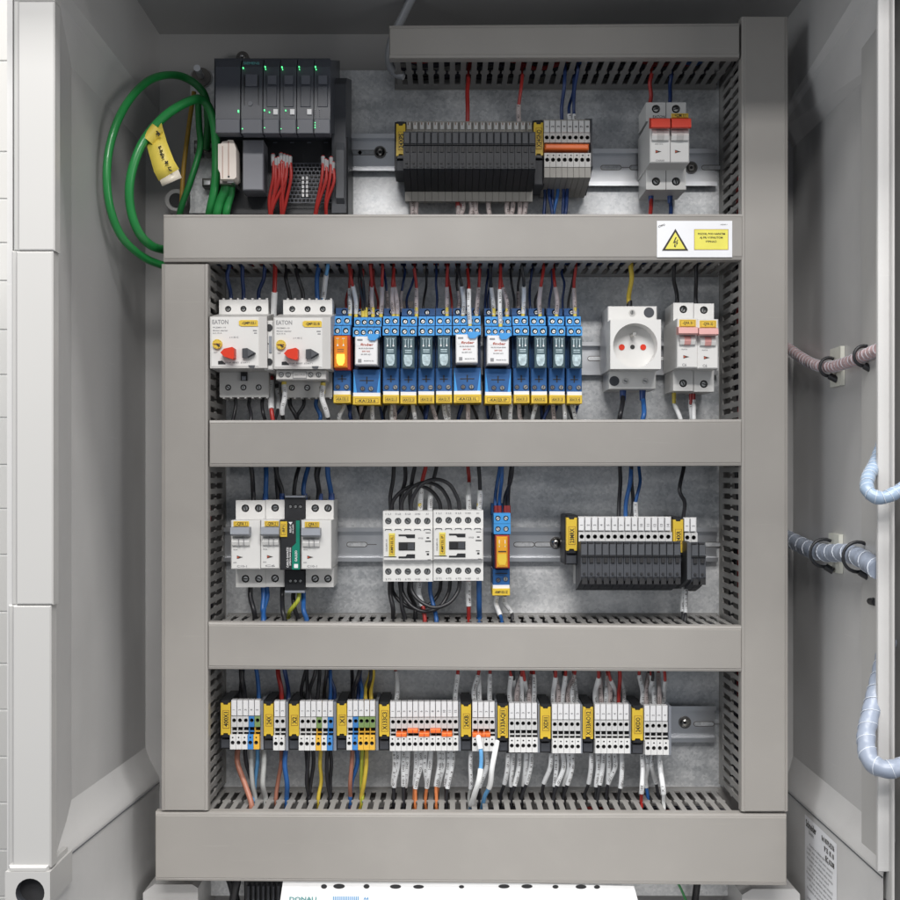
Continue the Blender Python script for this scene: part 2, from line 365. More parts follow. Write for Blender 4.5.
# left door-side post: returns inwards from the white profile
b = MB()
hexa(b, [Vector((-0.301,-0.198,0.55)),Vector((-0.2862,-0.2885,0.55)),Vector((-0.2862,-0.2885,-0.30)),Vector((-0.301,-0.198,-0.30)),
         Vector((-0.306,-0.198,0.55)),Vector((-0.300,-0.2885,0.55)),Vector((-0.300,-0.2885,-0.30)),Vector((-0.306,-0.198,-0.30))],'cabinet_grey')
b.build('front_post', cab)
# seam line along the lower shoulder, both sides
for (x,z0,z1,d1,sd) in ((-0.287,-0.304,-0.284,287,1),(0.336,-0.310,-0.308,234,-1)):
    b = MB(); b.tube([Vector((x+0.0002*sd,0.03,z0-0.0025)),Vector((x+0.0002*sd,-d1/1000,z1-0.0025))],0.0006,'charcoal_light',6); b.build('seam', cab)
# white front profile on the left, in three lengths with seams
post = thing('white_corner_profile', 'tall white corner profile of the cabinet beside the tiled wall', 'cabinet frame', W(33,868,291))
for y0,y1,x0,x1 in ((-8,0.9,18,54.5),(1.3,250.6,18,54.5),(251.2,604.9,16,53),(605.5,868,12.5,51)):
    b = MB(); b.box(x0,y0,x1,y1,284,296,'frame_white',1.0); b.box(x0-3,y0+.5,x0+20,y1-.5,250,284.5,'frame_white',0); b.build('profile_section', post)
    b = MB(); b.box(x0-4.5,y0-.6,x0+1.5,y1+.6,262,290,'frame_white',1); b.build('profile_edge', post)
foot = MB(); foot.openbox(5,872,50,905,250,300,'frame_white'); foot.holes(5,872,50,915,300,[(30,893,14.5)],9,'frame_white','charcoal','hole_dark',24)
foot.box(8,866,48,873,255,299,'frame_white',2)
foot.build('foot_block', post)
# right post
rp = thing('right_front_post', 'narrow pale grey front post along the right edge of the cabinet', 'cabinet frame', W(886,900,215))
b = MB(); b.box(878,-15,893,872,236,240,'cabinet_grey',0.6); b.build('post_face', rp)
b = MB(); b.box(892.2,-15,895.2,905,180,246,'frame_white',1.0); b.build('door_seal_strip', rp)
# room behind
wall = MB(); wall.wbox(-1.6,-1.2,-0.3,1.4,-330,-322,'wall_joint',0)
s_=S(-322)
ys = [-40,61,152,199,243,281,330,375,418,465,509,555,612,664,710,757,803,850,897,950]
for i in range(len(ys)-1):
    wall.box(-300,ys[i]+0.6,13.2,ys[i+1]-0.6,-322,-320,'wall_tile',0.8)
tag(wall.build('wall'), 'glossy white horizontally jointed wall seen past the left edge of the cabinet', 'wall', kind='structure')
dd = MB(); dd.box(895.6,-20,990,920,60,175,'door_dark',2); dd.box(896.5,-20,899,920,175,178,'charcoal_light',0.5)
tag(dd.build('adjoining_door'), 'dark grey door edge at the right margin behind the front post', 'door')

# mounting plate and right-hand strip
b = MB(); b.wbox(X(190,0),Z(896,0),X(771,0),Z(70,0),-3,0,'galvanised',0.4)
plate = b.build('mounting_plate'); tag(plate,'galvanised spangled sheet steel plate behind all rails and ducts','mounting plate')

# ------------------------------------------------------------------ cable ducts
WALLZ = {}
def finger_wall(mb, p0, p1, fixed, axis, pitch=0.010, dmax=84, m='duct_inner'):
    """slotted wall along X (axis 'x', fixed Z) or Z (axis 'z', fixed X), runs p0..p1 metres"""
    t = 0.0008
    def slab(a0, a1, d0, d1):
        if axis == 'x': mb.wbox(a0, fixed-t, a1, fixed+t, d0, d1, m, 0)
        else: mb.wbox(fixed-t, a0, fixed+t, a1, d0, d1, m, 0)
    slab(p0, p1, 1, 13)
    k0 = math.ceil(p0/pitch - 0.5); k = k0
    while (k+0.5)*pitch - 0.0 < p1 + 0.004:
        c = k*pitch + pitch/2           # slot centres sit at k*pitch
        a0 = c-0.0027; a1 = c+0.0027
        pts = [(-.0024,13.05),(-.0024,42),(-.0040,45),(-.0040,48),(-.0024,51),(-.0024,dmax),(.0024,dmax),(.0024,51),(.0040,48),(.0040,45),(.0024,42),(.0024,13.05)]
        pts = [(max(p0,min(p1,c+u)),d) for u,d in pts]
        if pts[6][0]-pts[0][0] > 0.001:
            vs = []
            for sgn in (-1,1):
                for u,d in pts:
                    vs.append(Vector((u,-d/1000,fixed+sgn*t)) if axis=='x' else Vector((fixed+sgn*t,-d/1000,u)))
            n = len(pts)
            mb.add(vs, [tuple(range(n)),tuple(range(2*n-1,n-1,-1))]+[(i,(i+1)%n,(i+1)%n+n,i+n) for i in range(n)], m)
        k += 1
def duct(label, x0, y0, x1, y1, orient, y0r=None, y1r=None, walls=(1,1), key=None, wx0=None, wx1=None, fillers=8):
    dc = 81
    y0r = y0 if y0r is None else y0r; y1r = y1 if y1r is None else y1r
    root = thing('cable_duct', label, 'cable duct', W((x0+x1)/2,(y1+y1r)/2,0), 'slotted grey cable ducts')
    # cover: front plate with rounded, slightly stepped rims
    mb = MB(); e = 1.6; lip = 3.6
    def q(x, yl, yr): return yl+(yr-yl)*(x-x0)/(x1-x0)
    def ring(inx, iny, d):
        return [W(x0+inx,y0+iny,d),W(x1-inx,y0r+iny,d),W(x1-inx,y1r-iny,d),W(x0+inx,y1-iny,d)]
    prof = [(0,0,81),(0,0,89.6),(0.5,0.5,91.2)]
    prof += [(0.5,2.6,91.8),(0.9,3.1,91.5),(1.2,3.8,92.2)] if orient=='h' else [(2.6,0.5,91.8),(3.1,0.9,91.5),(3.8,1.2,92.2)]
    # keep back edge of the rim square to the front
    base = ring(0,0,92); base = [Vector((p.x,-0.081,p.z)) for p in base]
    rings = [base]+[ring(a,b_,92) for a,b_,d in prof[1:]]
    for r_,(_,_,d) in zip(rings[1:],prof[1:]):
        for p in r_: p.y = -d/1000
    vs = [p for r_ in rings for p in r_]; fs = []
    for i in range(len(rings)-1):
        for k in range(4): fs.append((i*4+k,i*4+(k+1)%4,(i+1)*4+(k+1)%4,(i+1)*4+k))
    L = (len(rings)-1)*4; fs.append((L,L+1,L+2,L+3)); fs.append((3,2,1,0))
    mb.add(vs,fs,'duct_grey'); mb.build('duct_cover', root)
    X0,X1 = X(x0,92),X(x1,92); Z0,Z1 = Z((y1+y1r)/2,92),Z((y0+y0r)/2,92)
    mb = MB(); mb.wbox(X0+.001,Z0+.001,X1-.001,Z1-.001,0.3,1.2,'duct_inner',0); mb.build('duct_base', root)
    if orient == 'h':
        a = X0+.002 if wx0 is None else wx0; c = X1-.002 if wx1 is None else wx1
        if walls[0]: mb = MB(); finger_wall(mb,a,c,Z1-.0025,'x'); mb.build('duct_wall',root)
        if walls[1]: mb = MB(); finger_wall(mb,a,c,Z0+.0025,'x'); mb.build('duct_wall',root)
        if key: WALLZ[key+'t'] = Z1-.0025; WALLZ[key+'b'] = Z0+.0025
    else:
        if walls[0]: mb = MB(); finger_wall(mb,Z0+.001,Z1-.001,X0+.0025,'z'); mb.build('duct_wall',root)
        if walls[1]: mb = MB(); finger_wall(mb,Z0+.001,Z1-.001,X1-.0025,'z'); mb.build('duct_wall',root)
    # loose wires lying inside
    mb = MB()
    cols = ['bundle_dark','wire_black','wire_navy','wire_black','bundle_dark','wire_red','wire_blue','bundle_dark','wire_black','wire_navy','wire_red','wire_black']
    for i in range(fillers):
        pts = []
        L0,L1 = (X0+.008,X1-.008) if orient=='h' else (Z0+.008,Z1-.008)
        C0,C1 = (Z0+.010,Z1-.010) if orient=='h' else (X0+.010,X1-.010)
        n = 14; c = C0+(C1-C0)*random.random(); dp = random.uniform(8,60)
        for j in range(n+1):
            u = L0+(L1-L0)*j/n; cc = min(C1,max(C0,c+random.uniform(-.006,.006))); d_ = min(64,max(6,dp+random.uniform(-8,8)))
            pts.append(Vector((u,-d_/1000,cc)) if orient=='h' else Vector((cc,-d_/1000,u)))
        mb.tube(smooth(pts,3),random.uniform(.0016,.0028),cols[i%len(cols)],6)
    if fillers: tag(mb.build('wire_bundle'), 'wires packed loosely inside the '+label.replace('grey ','',1), 'wire bundle', kind='stuff')
    return root
duct('grey duct across the top above the black fuse terminals', 389,25,740,58,'h',y0r=22.5,y1r=57,key='A')
duct('grey duct between the first and second rows, with the yellow warning sticker', 163,214,743,262,'h',y0r=213.5,y1r=260,key='B')
duct('grey duct between the relay row and the contactor row', 209,420,742,467,'h',y0r=419,y1r=466,key='C')
duct('grey duct above the bottom terminal row', 208,622,742,669.5,'h',y0r=626,y1r=672,key='D')
duct('wide grey duct at the very bottom below the terminal row', 155,812,787,881,'h',y0r=814,y1r=886,key='E',wx0=X(158,92),wx1=X(740,92),fillers=12)
duct('tall grey duct on the left of the three lower rows', 161,263.5,208,811,'v',walls=(0,1))
duct('tall grey duct on the right of all rows', 741.5,16,788.5,812,'v',walls=(1,0))

# ------------------------------------------------------------------ rails
def rail(label, x0, x1, y0, y1, screws, slots):
    root = thing('mounting_rail', label, 'rail', W((x0+x1)/2,y1,0), 'top hat rails')
    zc = (Z(y0,8)+Z(y1,8))/2; h = abs(Z(y0,8)-Z(y1,8))/2
    a,c = X(x0,8),X(x1,8); th = .0011; hi = h*0.76
    sec = [(h,.0092),(h,.0080),(hi+th,.0080),(hi+th,.0012),(-hi-th,.0012),(-hi-th,.0080),(-h,.0080),(-h,.0092),(-hi,.0092),(-hi,.0024),(hi,.0024),(hi,.0092)]
    mb = MB(); va = [Vector((a,-d,zc+z)) for z,d in sec]; vb = [Vector((c,-d,zc+z)) for z,d in sec]; n = len(sec)
    mb.add(va+vb,[tuple(range(n)),tuple(range(2*n-1,n-1,-1))]+[(i,i+n,(i+1)%n+n,(i+1)%n) for i in range(n)],'rail_metal')
    for sx in slots:
        yc = (y0+y1)/2; w = 8; r = 2.6; pts = []
        for k in range(9): t = -math.pi/2+math.pi*k/8; pts.append((sx+w+r*math.cos(t),yc+r*math.sin(t)))
        for k in range(9): t = math.pi/2+math.pi*k/8; pts.append((sx-w+r*math.cos(t),yc+r*math.sin(t)))
        mb.poly([(px+0,py) for px,py in pts],2.4,2.75,'dark_metal'); mb.poly([(sx+(px-sx)*.94,yc+(py-yc)*.74) for px,py in pts],2.6,2.9,'galvanised')
        mb.box(sx+w+r,yc-.35,sx+w+r+9,yc+.35,2.4,2.6,'dark_metal',0)
    mb.build('rail_strip',root)
    for (sx,sy) in screws:
        mb = MB(); mb.cyl(sx,sy,6.2,2.4,3.6,'dark_metal',18); mb.dome(sx,sy,5.0,3.6,3.2,'screw_metal'); mb.cyl(sx,sy,1.7,6.5,7.0,'hole_dark',8); mb.build('rail_screw',root)
rail('upper rail stub beside the controller with a screw, left of the black fuse terminals',342,470,134,171,[(380,152)],[352,368])
rail('rail behind the orange-toggled two-pole switch at top right',470,717,149,186,[(691.5,167.5)],[611,640,712])
rail('rail behind the row of blue relays and the socket outlet',222,718,342,375,[],[598,668])
rail('rail behind the two contactors',222,718,527.5,561.5,[(556,543)],[357,524,545,711])
rail('rail carrying the bottom row of yellow-tagged terminals',216,716,706,742,[(685,722.5)],[704])
# ------------------------------------------------------------------ modular devices
QUARTER = math.pi/2
def shelf(mb, x0, y0, x1, y1, d, hs, m='white_plastic', screws=True, depth=9):
    mb.openbox(x0,y0,x1,y1,8.6,d,m); mb.holes(x0,y0,x1,y1,d,hs,depth,m,'hole_wall','hole_dark')
    if screws:
        for hx,hy,hr in hs: mb.screw(hx,hy,hr*.66,d-depth+4)

def breaker(label, shx, shy, poles, body, lowy, hole_y, low_hole_y, toggle, tog_rect, tag_rect, tag_text, strip, arrows, group, txt=(), under=0, hole_r=3.4, hx=None, split=True, seams=()):
    """shx: shelf x-range px@50, shy: upper shelf y-range, body rect px@76, lowy: lower shelf y-range"""
    root = thing('circuit_breaker', label, 'circuit breaker', W((shx[0]+shx[1])/2,lowy[1],0), group)
    mb = MB()
    hx = hx or [shx[0]+(k+.5)*(shx[1]-shx[0])/poles for k in range(poles)]
    shelf(mb,shx[0],shy[0],shx[1],shy[1]+3,50,[(x,hole_y,hole_r) for x in hx])
    mb.box(*body[:2],body[2],body[3],8.8,76,'white_plastic',0.9)
    shelf(mb,shx[0],lowy[0]-3,shx[1],lowy[1],50.3,[(x,low_hole_y,hole_r) for x in hx])
    for sx in seams: mb.box(sx-.28,body[1]+.5,sx+.28,body[3]-.5,75,76.12,'hole_wall',0)
    if split and poles > 1:
        for k in range(1,poles):
            sx = shx[0]+k*(shx[1]-shx[0])/poles
            mb.box(sx-.3,shy[0],sx+.3,shy[1],48,50.15,'hole_wall',0); mb.box(sx-.3,lowy[0],sx+.3,lowy[1],48,50.45,'hole_wall',0)
    for t in txt: mb.text(t[0],t[1],t[2],t[3],76.2,t[4],w=(t[5] if len(t)>5 else None))
    for ax,ay in arrows: mb.poly([(ax-3,ay-1.7),(ax+3,ay),(ax-3,ay+1.7)],75.9,76.25,'ink'); mb.poly([(ax-2.8,ay-1.2),(ax-.2,ay),(ax-2.8,ay+1.2)],76,76.4,'ink_red')
    mb.build('housing',root)
    for tr in tag_rect:
        t = MB(); t.box(tr[0],tr[1],tr[2],tr[3],76,77.2,'yellow_label',.2)
        t.box(tr[0]+1.2,tr[1]+.9,tr[2]-1.2,tr[3]-.4,77,77.3,'ink_brown',0); t.box(tr[0]+1.6,tr[1]+1.2,tr[2]-1.6,tr[3]-.7,77.1,77.45,'yellow_label',0)
        t.text(tr[4],(tr[0]+tr[2])/2,(tr[1]+tr[3])/2+.2,2.9,77.6,'ink',w=(tr[2]-tr[0])*.62); t.build('name_tag',root)
    for tg in tog_rect:
        t = MB(); x0,y0,x1,y1 = tg
        t.profile(x0,x1,86,[(y0,76),(y0+.6,86.5),(y1-1.6,87.5),(y1,84),(y1,76)],toggle); t.build('toggle',root)
    for sx0,sy0,sx1,sy1 in strip:
        t = MB(); t.profile(sx0,sx1,79,[(sy0,76),(sy0+1,79),((sy0+sy1)/2,80.5),(sy1-1,79),(sy1,76)],'white_plastic')
        w = (sx1-sx0)
        if toggle in ('pink','switch_red'): t.profile(sx0+w*.3,sx1-w*.3,79.6,[(sy0,76),(sy0+1,79.6),((sy0+sy1)/2,81.2),(sy1-1,79.6),(sy1,76)],'pink' if toggle=='pink' else 'white_dim')
        else: t.box(sx0+w*.36,sy0,sx0+w*.40,sy1,76,80.9,'ink_grey',0); t.box(sx0+w*.66,sy0,sx0+w*.70,sy1,76,80.9,'ink_grey',0)
        t.build('roller',root)
    return root
small = [('230V~',0,0,1.1,'ink_grey')]
def mcbtxt(x0, y0, a='C6', n=0): return [('PL7-'+a,x0,y0,1.3,'ink_grey'),('10000 A',x0,y0+11,1.5,'ink_grey')]

# top right two-pole switch with orange-red toggles
breaker('two-pole white switch with joined orange-red toggles at top right', (646,686),(102,118),2,(650,118,689.5,162),(170,189),108.5,181,'switch_red',
        [(651,117.5,670,128),(671.5,117.5,691,128)],[(671.5,112.8,688.5,117.2,'=QM 11')],'',[(652,129,669,140.5),(671.5,129,688.5,140.5)],[(658.5,151),(678,151)],None,
        txt=[('ISO2 10/16',659,143.5,1.2,'ink_grey'),('C16/0,03',660,160,1.6,'ink_grey'),('EATON',659,116.2,2.6,'ink')],seams=(670.3,),hole_r=4.2)
# relay row, right: two one-pole breakers with pink toggles
for i,(n,w) in enumerate((('31','left'),('32','right'))):
    dx = i*21.0
    breaker('one-pole breaker with pink toggle, the %s one of the pair beside the socket'%w, (673+dx,693+dx),(303,318),1,(677+dx,318.5,697.6+dx,368),(371,391),309.5,383.5,'pink',
        [(678+dx,327,697.4+dx,335)],[(679+dx,319.7,695.5+dx,326.8,'-QFA '+n)],'',[(679.5+dx,336,695+dx,345.5)],[(686+dx,357)],'pink-toggle breakers',
        txt=[('PLHT-B',684+dx,349.5,1.2,'ink_grey'),('C6',684+dx,365,2.6,'ink_grey')],hole_r=3.9)
# contactor row, left
def rcbo(label, shx, body, tog, tg, strip, arrow, hx, txtn, grp='grey-toggle breakers'):
    r = breaker(label, shx,(500,518.5),2 if len(hx)>1 else 1,body,(570.5,587),508,578.5,'toggle_grey',[tog],[tg],'',[strip],[arrow],grp,
        txt=[(txtn,(body[0]+min(body[2],body[0]+22))/2,566,2.0,'ink_grey',10),('PKN6',body[0]+4.5,549.5,1.2,'ink_grey'),('6000',body[0]+4,562.3,1.2,'ink_grey')],hole_r=3.9,hx=hx,split=False)
    return r
rcbo('wide grey-toggle breaker, the leftmost device of the contactor row',(236,265.4),(231,520,260.2,569),(230.6,526.5,249.5,535.5),(233.5,521,249,526.2,'-QFA 1'),(232,537,249.5,546),(240,557),[245.5,258.8],'C10-1')
rcbo('narrow grey-toggle breaker touching the black and green module on its left',(265.6,284.4),(260.6,520,279.6,569),(260.7,527,279,536),(264.5,521.3,278.5,526.6,'-QFA 2'),(262.5,537.5,278.5,546),(270,557),[275],'C6')
rcbo('wide grey-toggle breaker on the right of the black and green module',(305.6,333.4),(300.8,520,331,569),(301,527.5,319.8,536.5),(304.5,521.5,319,527,'-QFA 3'),(302.5,538,319,547),(310,557),[315,327.8],'C10-1')

# ------------------------------------------------------------------ black and green monitoring module
def green_module():
    r = thing('power_monitor_module','slim black module with a green stripe between two grey-toggle breakers','module',W(295,592,0))
    mb = MB()
    shelf(mb,285,497,304.8,519,52,[(290.5,506.5,2.2),(295.5,506.5,2.2),(300.5,506.5,2.2)],'black_plastic',True,6)
    mb.box(279.9,520,300.4,570,8.8,78,'black_plastic',.8)
    shelf(mb,284.8,570.5,304.6,591,52,[(290.5,581,2),(295.5,581,2),(300.5,581,2)],'black_plastic',True,6)
    mb.box(285,495.6,304.8,497.6,20,55,'toggle_grey',.3); mb.box(284.8,590.6,304.6,593,20,55,'toggle_grey',.3)
    mb.build('housing',r)
    t = MB(); t.poly([(296,520.5),(299.8,520.5),(299.8,569.5),(292,569.5),(292,547),(296,543)],78,78.5,'green_print')
    t.text('CARLO GAVAZZI',287.6,557.5,2.0,78.7,'marker_white',QUARTER,w=20); t.text('DPB52CM44 B006',290.2,556.5,1.4,78.7,'marker_white',QUARTER,w=18)
    t.text('GALILEO',296,556,2.2,78.9,'marker_white',QUARTER,w=11); t.box(294,564,298,568,78.5,78.9,'marker_white',0)
    t.poly([(288.5,522),(292.5,522),(290.5,525)],78,78.6,'marker_white')
    t.text('RELAY',290.4,529,1.7,78.7,'marker_white',QUARTER,w=7); t.text('ON ALARM',293,529,1.3,78.7,'marker_white',QUARTER,w=9)
    t.build('printed_front',r)
    t = MB(); t.box(280,521.5,287,537,78.6,79.8,'yellow_label',.4); t.box(281.2,524,285.8,535,79.6,79.95,'ink_brown',0); t.box(281.6,524.4,285.4,534.6,79.8,80.1,'yellow_label',0)
    t.text('-BF1',283.5,529.5,2.2,80.3,'ink',QUARTER,w=8); t.build('name_tag',r)
green_module()

# ------------------------------------------------------------------ motor protection breakers
def motor_breaker(label, dx, tagt, extra):
    r = thing('motor_breaker',label,'motor breaker',W(244+dx,397,0),'motor protection breakers')
    mb = MB()
    shelf(mb,219+dx,299.5,268+dx,319,50,[(228+dx,308.7,3.1),(243.3+dx,308.7,3.1),(258.5+dx,308.7,3.1)],'white_plastic',True,8)
    for k in range(7): mb.box(222.5+dx+k*7.2,297.9,224.5+dx+k*7.2,299.7,30,50,'white_plastic',.2)
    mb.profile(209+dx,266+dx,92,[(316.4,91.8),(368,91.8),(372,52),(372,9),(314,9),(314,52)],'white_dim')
    mb.box(209+dx,316.4,258.6+dx,367.4,60,92.4,'white_plastic',1.2)
    shelf(mb,219+dx,372,268+dx,397,50.3,[(227.5+dx,387.3,3.1),(242.8+dx,387.3,3.1),(258+dx,387.3,3.1)],'white_dim' if False else 'white_plastic',True,8)
    for k in range(7): mb.box(222+dx+k*7.2,396.8,224+dx+k*7.2,398.4,30,50,'white_plastic',.2)
    if not extra: mb.box(240+dx,372,246.5+dx,380.5,50.3,53,'black_plastic',.4); mb.box(241+dx,376,245+dx,380,53,55,'toggle_grey',.3)
    mb.text('EATON',219.5+dx,321.8,4.2,92.6,'ink_grey',w=16)
    for k,(tw,yy) in enumerate(((13,327.3),(15,330.3),(9,333))): mb.text(('PKZM01-10','Motor starter','6,3-10 A')[k],212+dx+tw/2,yy,1.3,92.6,'ink_grey',w=tw)
    mb.text('t < 40 C',233+dx,337.2,1.5,92.6,'ink_grey',w=9); mb.text('TEST',214.5+dx,352.5,1.3,92.6,'ink_grey'); mb.text('0 STOP  RESET  START I',235+dx,362.6,1.4,92.6,'ink_grey',w=26)
    mb.box(252+dx,330,256+dx,331.3,92,92.5,'ink_grey',0); mb.box(253+dx,332.6,256+dx,333.8,92,92.5,'ink_grey',0)
    mb.poly([(217+dx,361),(221+dx,360.5),(224+dx,363),(224.4+dx,364.3),(217+dx,364.3)],91.8,92.6,'black_plastic')
    mb.poly([(247+dx,365.3),(254+dx,365.3),(252+dx,369),(248+dx,367)],91,92.8,'charcoal_light')
    mb.build('housing',r)
    t = MB(); t.poly([(238+dx,321),(240+dx,320),(256+dx,320),(257+dx,321),(257+dx,326.2),(240+dx,326.2),(238+dx,324.5)],92.4,93.2,'yellow_label')
    t.text(tagt,248+dx,323.2,2.5,93.5,'ink',w=14); t.build('name_tag',r)
    t = MB(); t.cyl(216+dx,343.7,5.0,92.4,95.5,'yellow_label',18,r1=4.7); t.box(212.6+dx,343.2,219.4+dx,344.3,95.4,96.2,'ink_brown',0); t.poly([(216+dx,343),(219+dx,345.8),(217.5+dx,346.4),(215+dx,344)],95.5,96.4,'hole_dark')
    for k in range(9): a=math.pi*(.2+k*.2); t.cyl(216+dx+3.9*math.cos(a),343.7+3.9*math.sin(a),.28,95.4,95.8,'ink',6)
    t.build('current_dial',r)
    t = MB(); t.poly([(219+dx,352.5),(222.5+dx,348.6),(231+dx,346.8),(233+dx,348),(233+dx,357.5),(231+dx,359),(223+dx,356.5)],92.4,103,'switch_red'); t.build('stop_button',r)
    t = MB(); t.poly([(241+dx,348.5),(246+dx,348),(254+dx,352.6),(253.5+dx,354),(246+dx,358),(241+dx,357.5)],92.4,96.5,'charcoal'); t.poly([(246.5+dx,349),(253+dx,352.8),(246.5+dx,356.5)],96,99,'charcoal_light'); t.build('start_button',r)
    if extra:
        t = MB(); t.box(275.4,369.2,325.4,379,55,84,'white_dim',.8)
        for hx in (280.5,287.5,310,318): t.cyl(hx,374,2.7,83,84.4,'ink_grey',12,m2='hole_wall'); t.screw(hx,374,1.9,84.8)
        t.box(292,370.6,306,377.6,83,84.5,'ink_grey',0); t.box(292.6,371.2,305.4,377,84,84.8,'white_dim',0); t.text('NHI11-PKZ0',299,374,1.6,85,'ink_grey',w=11)
        t.build('auxiliary_contact',r)
    return r
motor_breaker('leftmost white motor breaker with red stop button, yellow dial and three lower screw holes',0,'-QMP133.1',False)
motor_breaker('white motor breaker with red stop button, nearer the relays, with an extra contact strip below',64,'-QMP133.1B',True)
r = thing('side_contact_block','slim white contact block with two black plugs between the two motor breakers','contact block',W(269,370,0))
mb = MB(); mb.box(264.2,320.5,273.2,369.8,9,86,'white_plastic',.8); mb.box(269,336,271.6,353,86,87,'toggle_grey',.3); mb.box(265.5,343,267,348,86,86.6,'charcoal',0); mb.box(267,343,268.6,344.3,86,86.6,'charcoal',0); mb.build('housing',r)
for yy in (327.4,361.6): mb = MB(); mb.cyl(269,yy,3.4,85.5,87.2,'black_plastic',16); mb.build('plug',r)

# ------------------------------------------------------------------ socket outlet
r = thing('socket_outlet','white rail-mounted mains socket with round recess and two red shutters','socket',W(633,390,0))
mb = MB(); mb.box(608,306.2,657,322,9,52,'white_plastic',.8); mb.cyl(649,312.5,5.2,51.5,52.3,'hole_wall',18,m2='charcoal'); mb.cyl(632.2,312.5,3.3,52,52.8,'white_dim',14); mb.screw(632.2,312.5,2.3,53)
mb.openbox(610.3,319.5,661,369,9,80,'white_plastic')
mb.holes(610.3,319.5,661,369,80,[(635.3,345.4,22.2)],17,'white_plastic','white_plastic','white_plastic',40)
mb.box(609,370,656,389,9,52.3,'white_plastic',.8); mb.cyl(614.3,381,5,52,52.7,'hole_wall',18,m2='charcoal')
for hx in (625.5,645): mb.cyl(hx,381,3.2,52,53,'white_dim',14); mb.screw(hx,381,2.2,53.3)
mb.build('housing',r)
mb = MB()
for hx in (621.8,643.2): mb.cyl(hx,347.2,3.0,62,63.6,'hole_wall',16,m2='switch_red')
mb.cyl(632.5,347,2.3,62,63.4,'hole_dark',14); mb.build('shutters',r)
mb = MB(); mb.cyl(634.5,333.8,2.4,62,78,'screw_metal',14,r1=1.7); mb.build('earth_pin',r)
mb = MB(); mb.box(614,392,656,392.6,20,30,'white_dim',0)

# ------------------------------------------------------------------ contactors
def contactor(label, dx, tagt):
    r = thing('contactor',label,'contactor',W(408.5+dx,581,0),'white contactors')
    mb = MB(); hx = [388.7,398.5,408.2,418,427.6]
    mb.openbox(383.4+dx,510.8,433.2+dx,528.5,9,73,'white_plastic'); mb.holes(383.4+dx,510.8,433.2+dx,528.5,73,[(x+dx,520.8,3.3) for x in hx],7,'white_plastic','hole_wall','hole_dark',14)
    mb.box(383.4+dx,528.5,433.2+dx,560.4,9,79,'white_plastic',.9)
    mb.openbox(383.4+dx,560.4,433.2+dx,581.2,9,73.2,'white_plastic'); mb.holes(383.4+dx,560.4,433.2+dx,581.2,73.2,[(x+dx,571.3,3.3) for x in hx],7,'white_plastic','hole_wall','hole_dark',14)
    for x in hx:
        mb.screw(x+dx,520.8,2.6,69); mb.screw(x+dx,571.3,2.6,69.2)
        mb.poly([(x-3.6+dx,530.6),(x-3+dx,528.8),(x+3+dx,528.8),(x+3.6+dx,530.6),(x+3+dx,530.6),(x+2.4+dx,529.6),(x-2.4+dx,529.6),(x-3+dx,530.6)],78.9,79.3,'charcoal_light')
        mb.box(x-4+dx,560,x+4+dx,560.7,78,79.2,'ink_grey',0)
    for x,t,u in zip(hx,('1 L1','3 L2','5 L3','13 NO','A1'),('2 T1','4 T2','6 T3','14 NO','A2')):
        mb.text(t,x+dx,513.7,1.7,73.3,'ink_grey',w=5.4 if len(t)>2 else 2.6); mb.text(u,x+dx,579,1.7,73.5,'ink_grey',w=5.4 if len(t)>2 else 2.6)
    mb.text('XTCE',421+dx,538,1.4,79.3,'ink_grey'); mb.text('DILM9-10',387+dx,545,1.5,79.3,'ink_grey',QUARTER,w=12)
    for (a,b_,c,d_) in ((426,532.2,431,532.8),(427,537,429.6,538.2),(425.6,540.5,431.4,541.6),(426,551,429.6,551.8),(427.2,553,429.4,555),(428,559.2,431,559.8),(384.3,556.3,397,557)): mb.box(a+dx,b_,c+dx,d_,78.8,79.3,'hole_dark',0)
    mb.build('housing',r)
    t = MB()
    t.poly([(399+dx,534.2),(415.4+dx,534.2),(415.4+dx,537.8),(407.5+dx,537.8),(406+dx,535.9),(399+dx,535.9)],78.5,79.5,'black_plastic')
    t.poly([(399+dx,558),(415.4+dx,558),(415.4+dx,554),(407.5+dx,554),(406+dx,556.2),(399+dx,556.2)],78.5,79.5,'black_plastic')
    t.box(399+dx,542,415.4+dx,550.2,78.5,79.6,'hole_dark',0); t.box(400+dx,543,407+dx,549.2,79.4,80.6,'black_plastic',.3); t.box(408+dx,542.8,414.6+dx,549.6,79.4,80.2,'charcoal',.3); t.build('actuator',r)
    t = MB(); t.box(389.2+dx,533,395.4+dx,556,79,80,'yellow_pale',.2); t.box(390+dx,535.2,394.6+dx,554.6,79.8,80.2,'ink_brown',0); t.box(390.4+dx,535.6,394.2+dx,554.2,80,80.35,'yellow_label',0)
    t.text(tagt,392.3+dx,545,2.3,80.6,'ink',QUARTER,w=17); t.build('name_tag',r)
contactor('left one of two white contactors, its yellow tag beside the relay-free rail',0,'-KMP133.1L')
contactor('right one of two white contactors, next to the single orange relay',50.3,'-KMP133.1P')
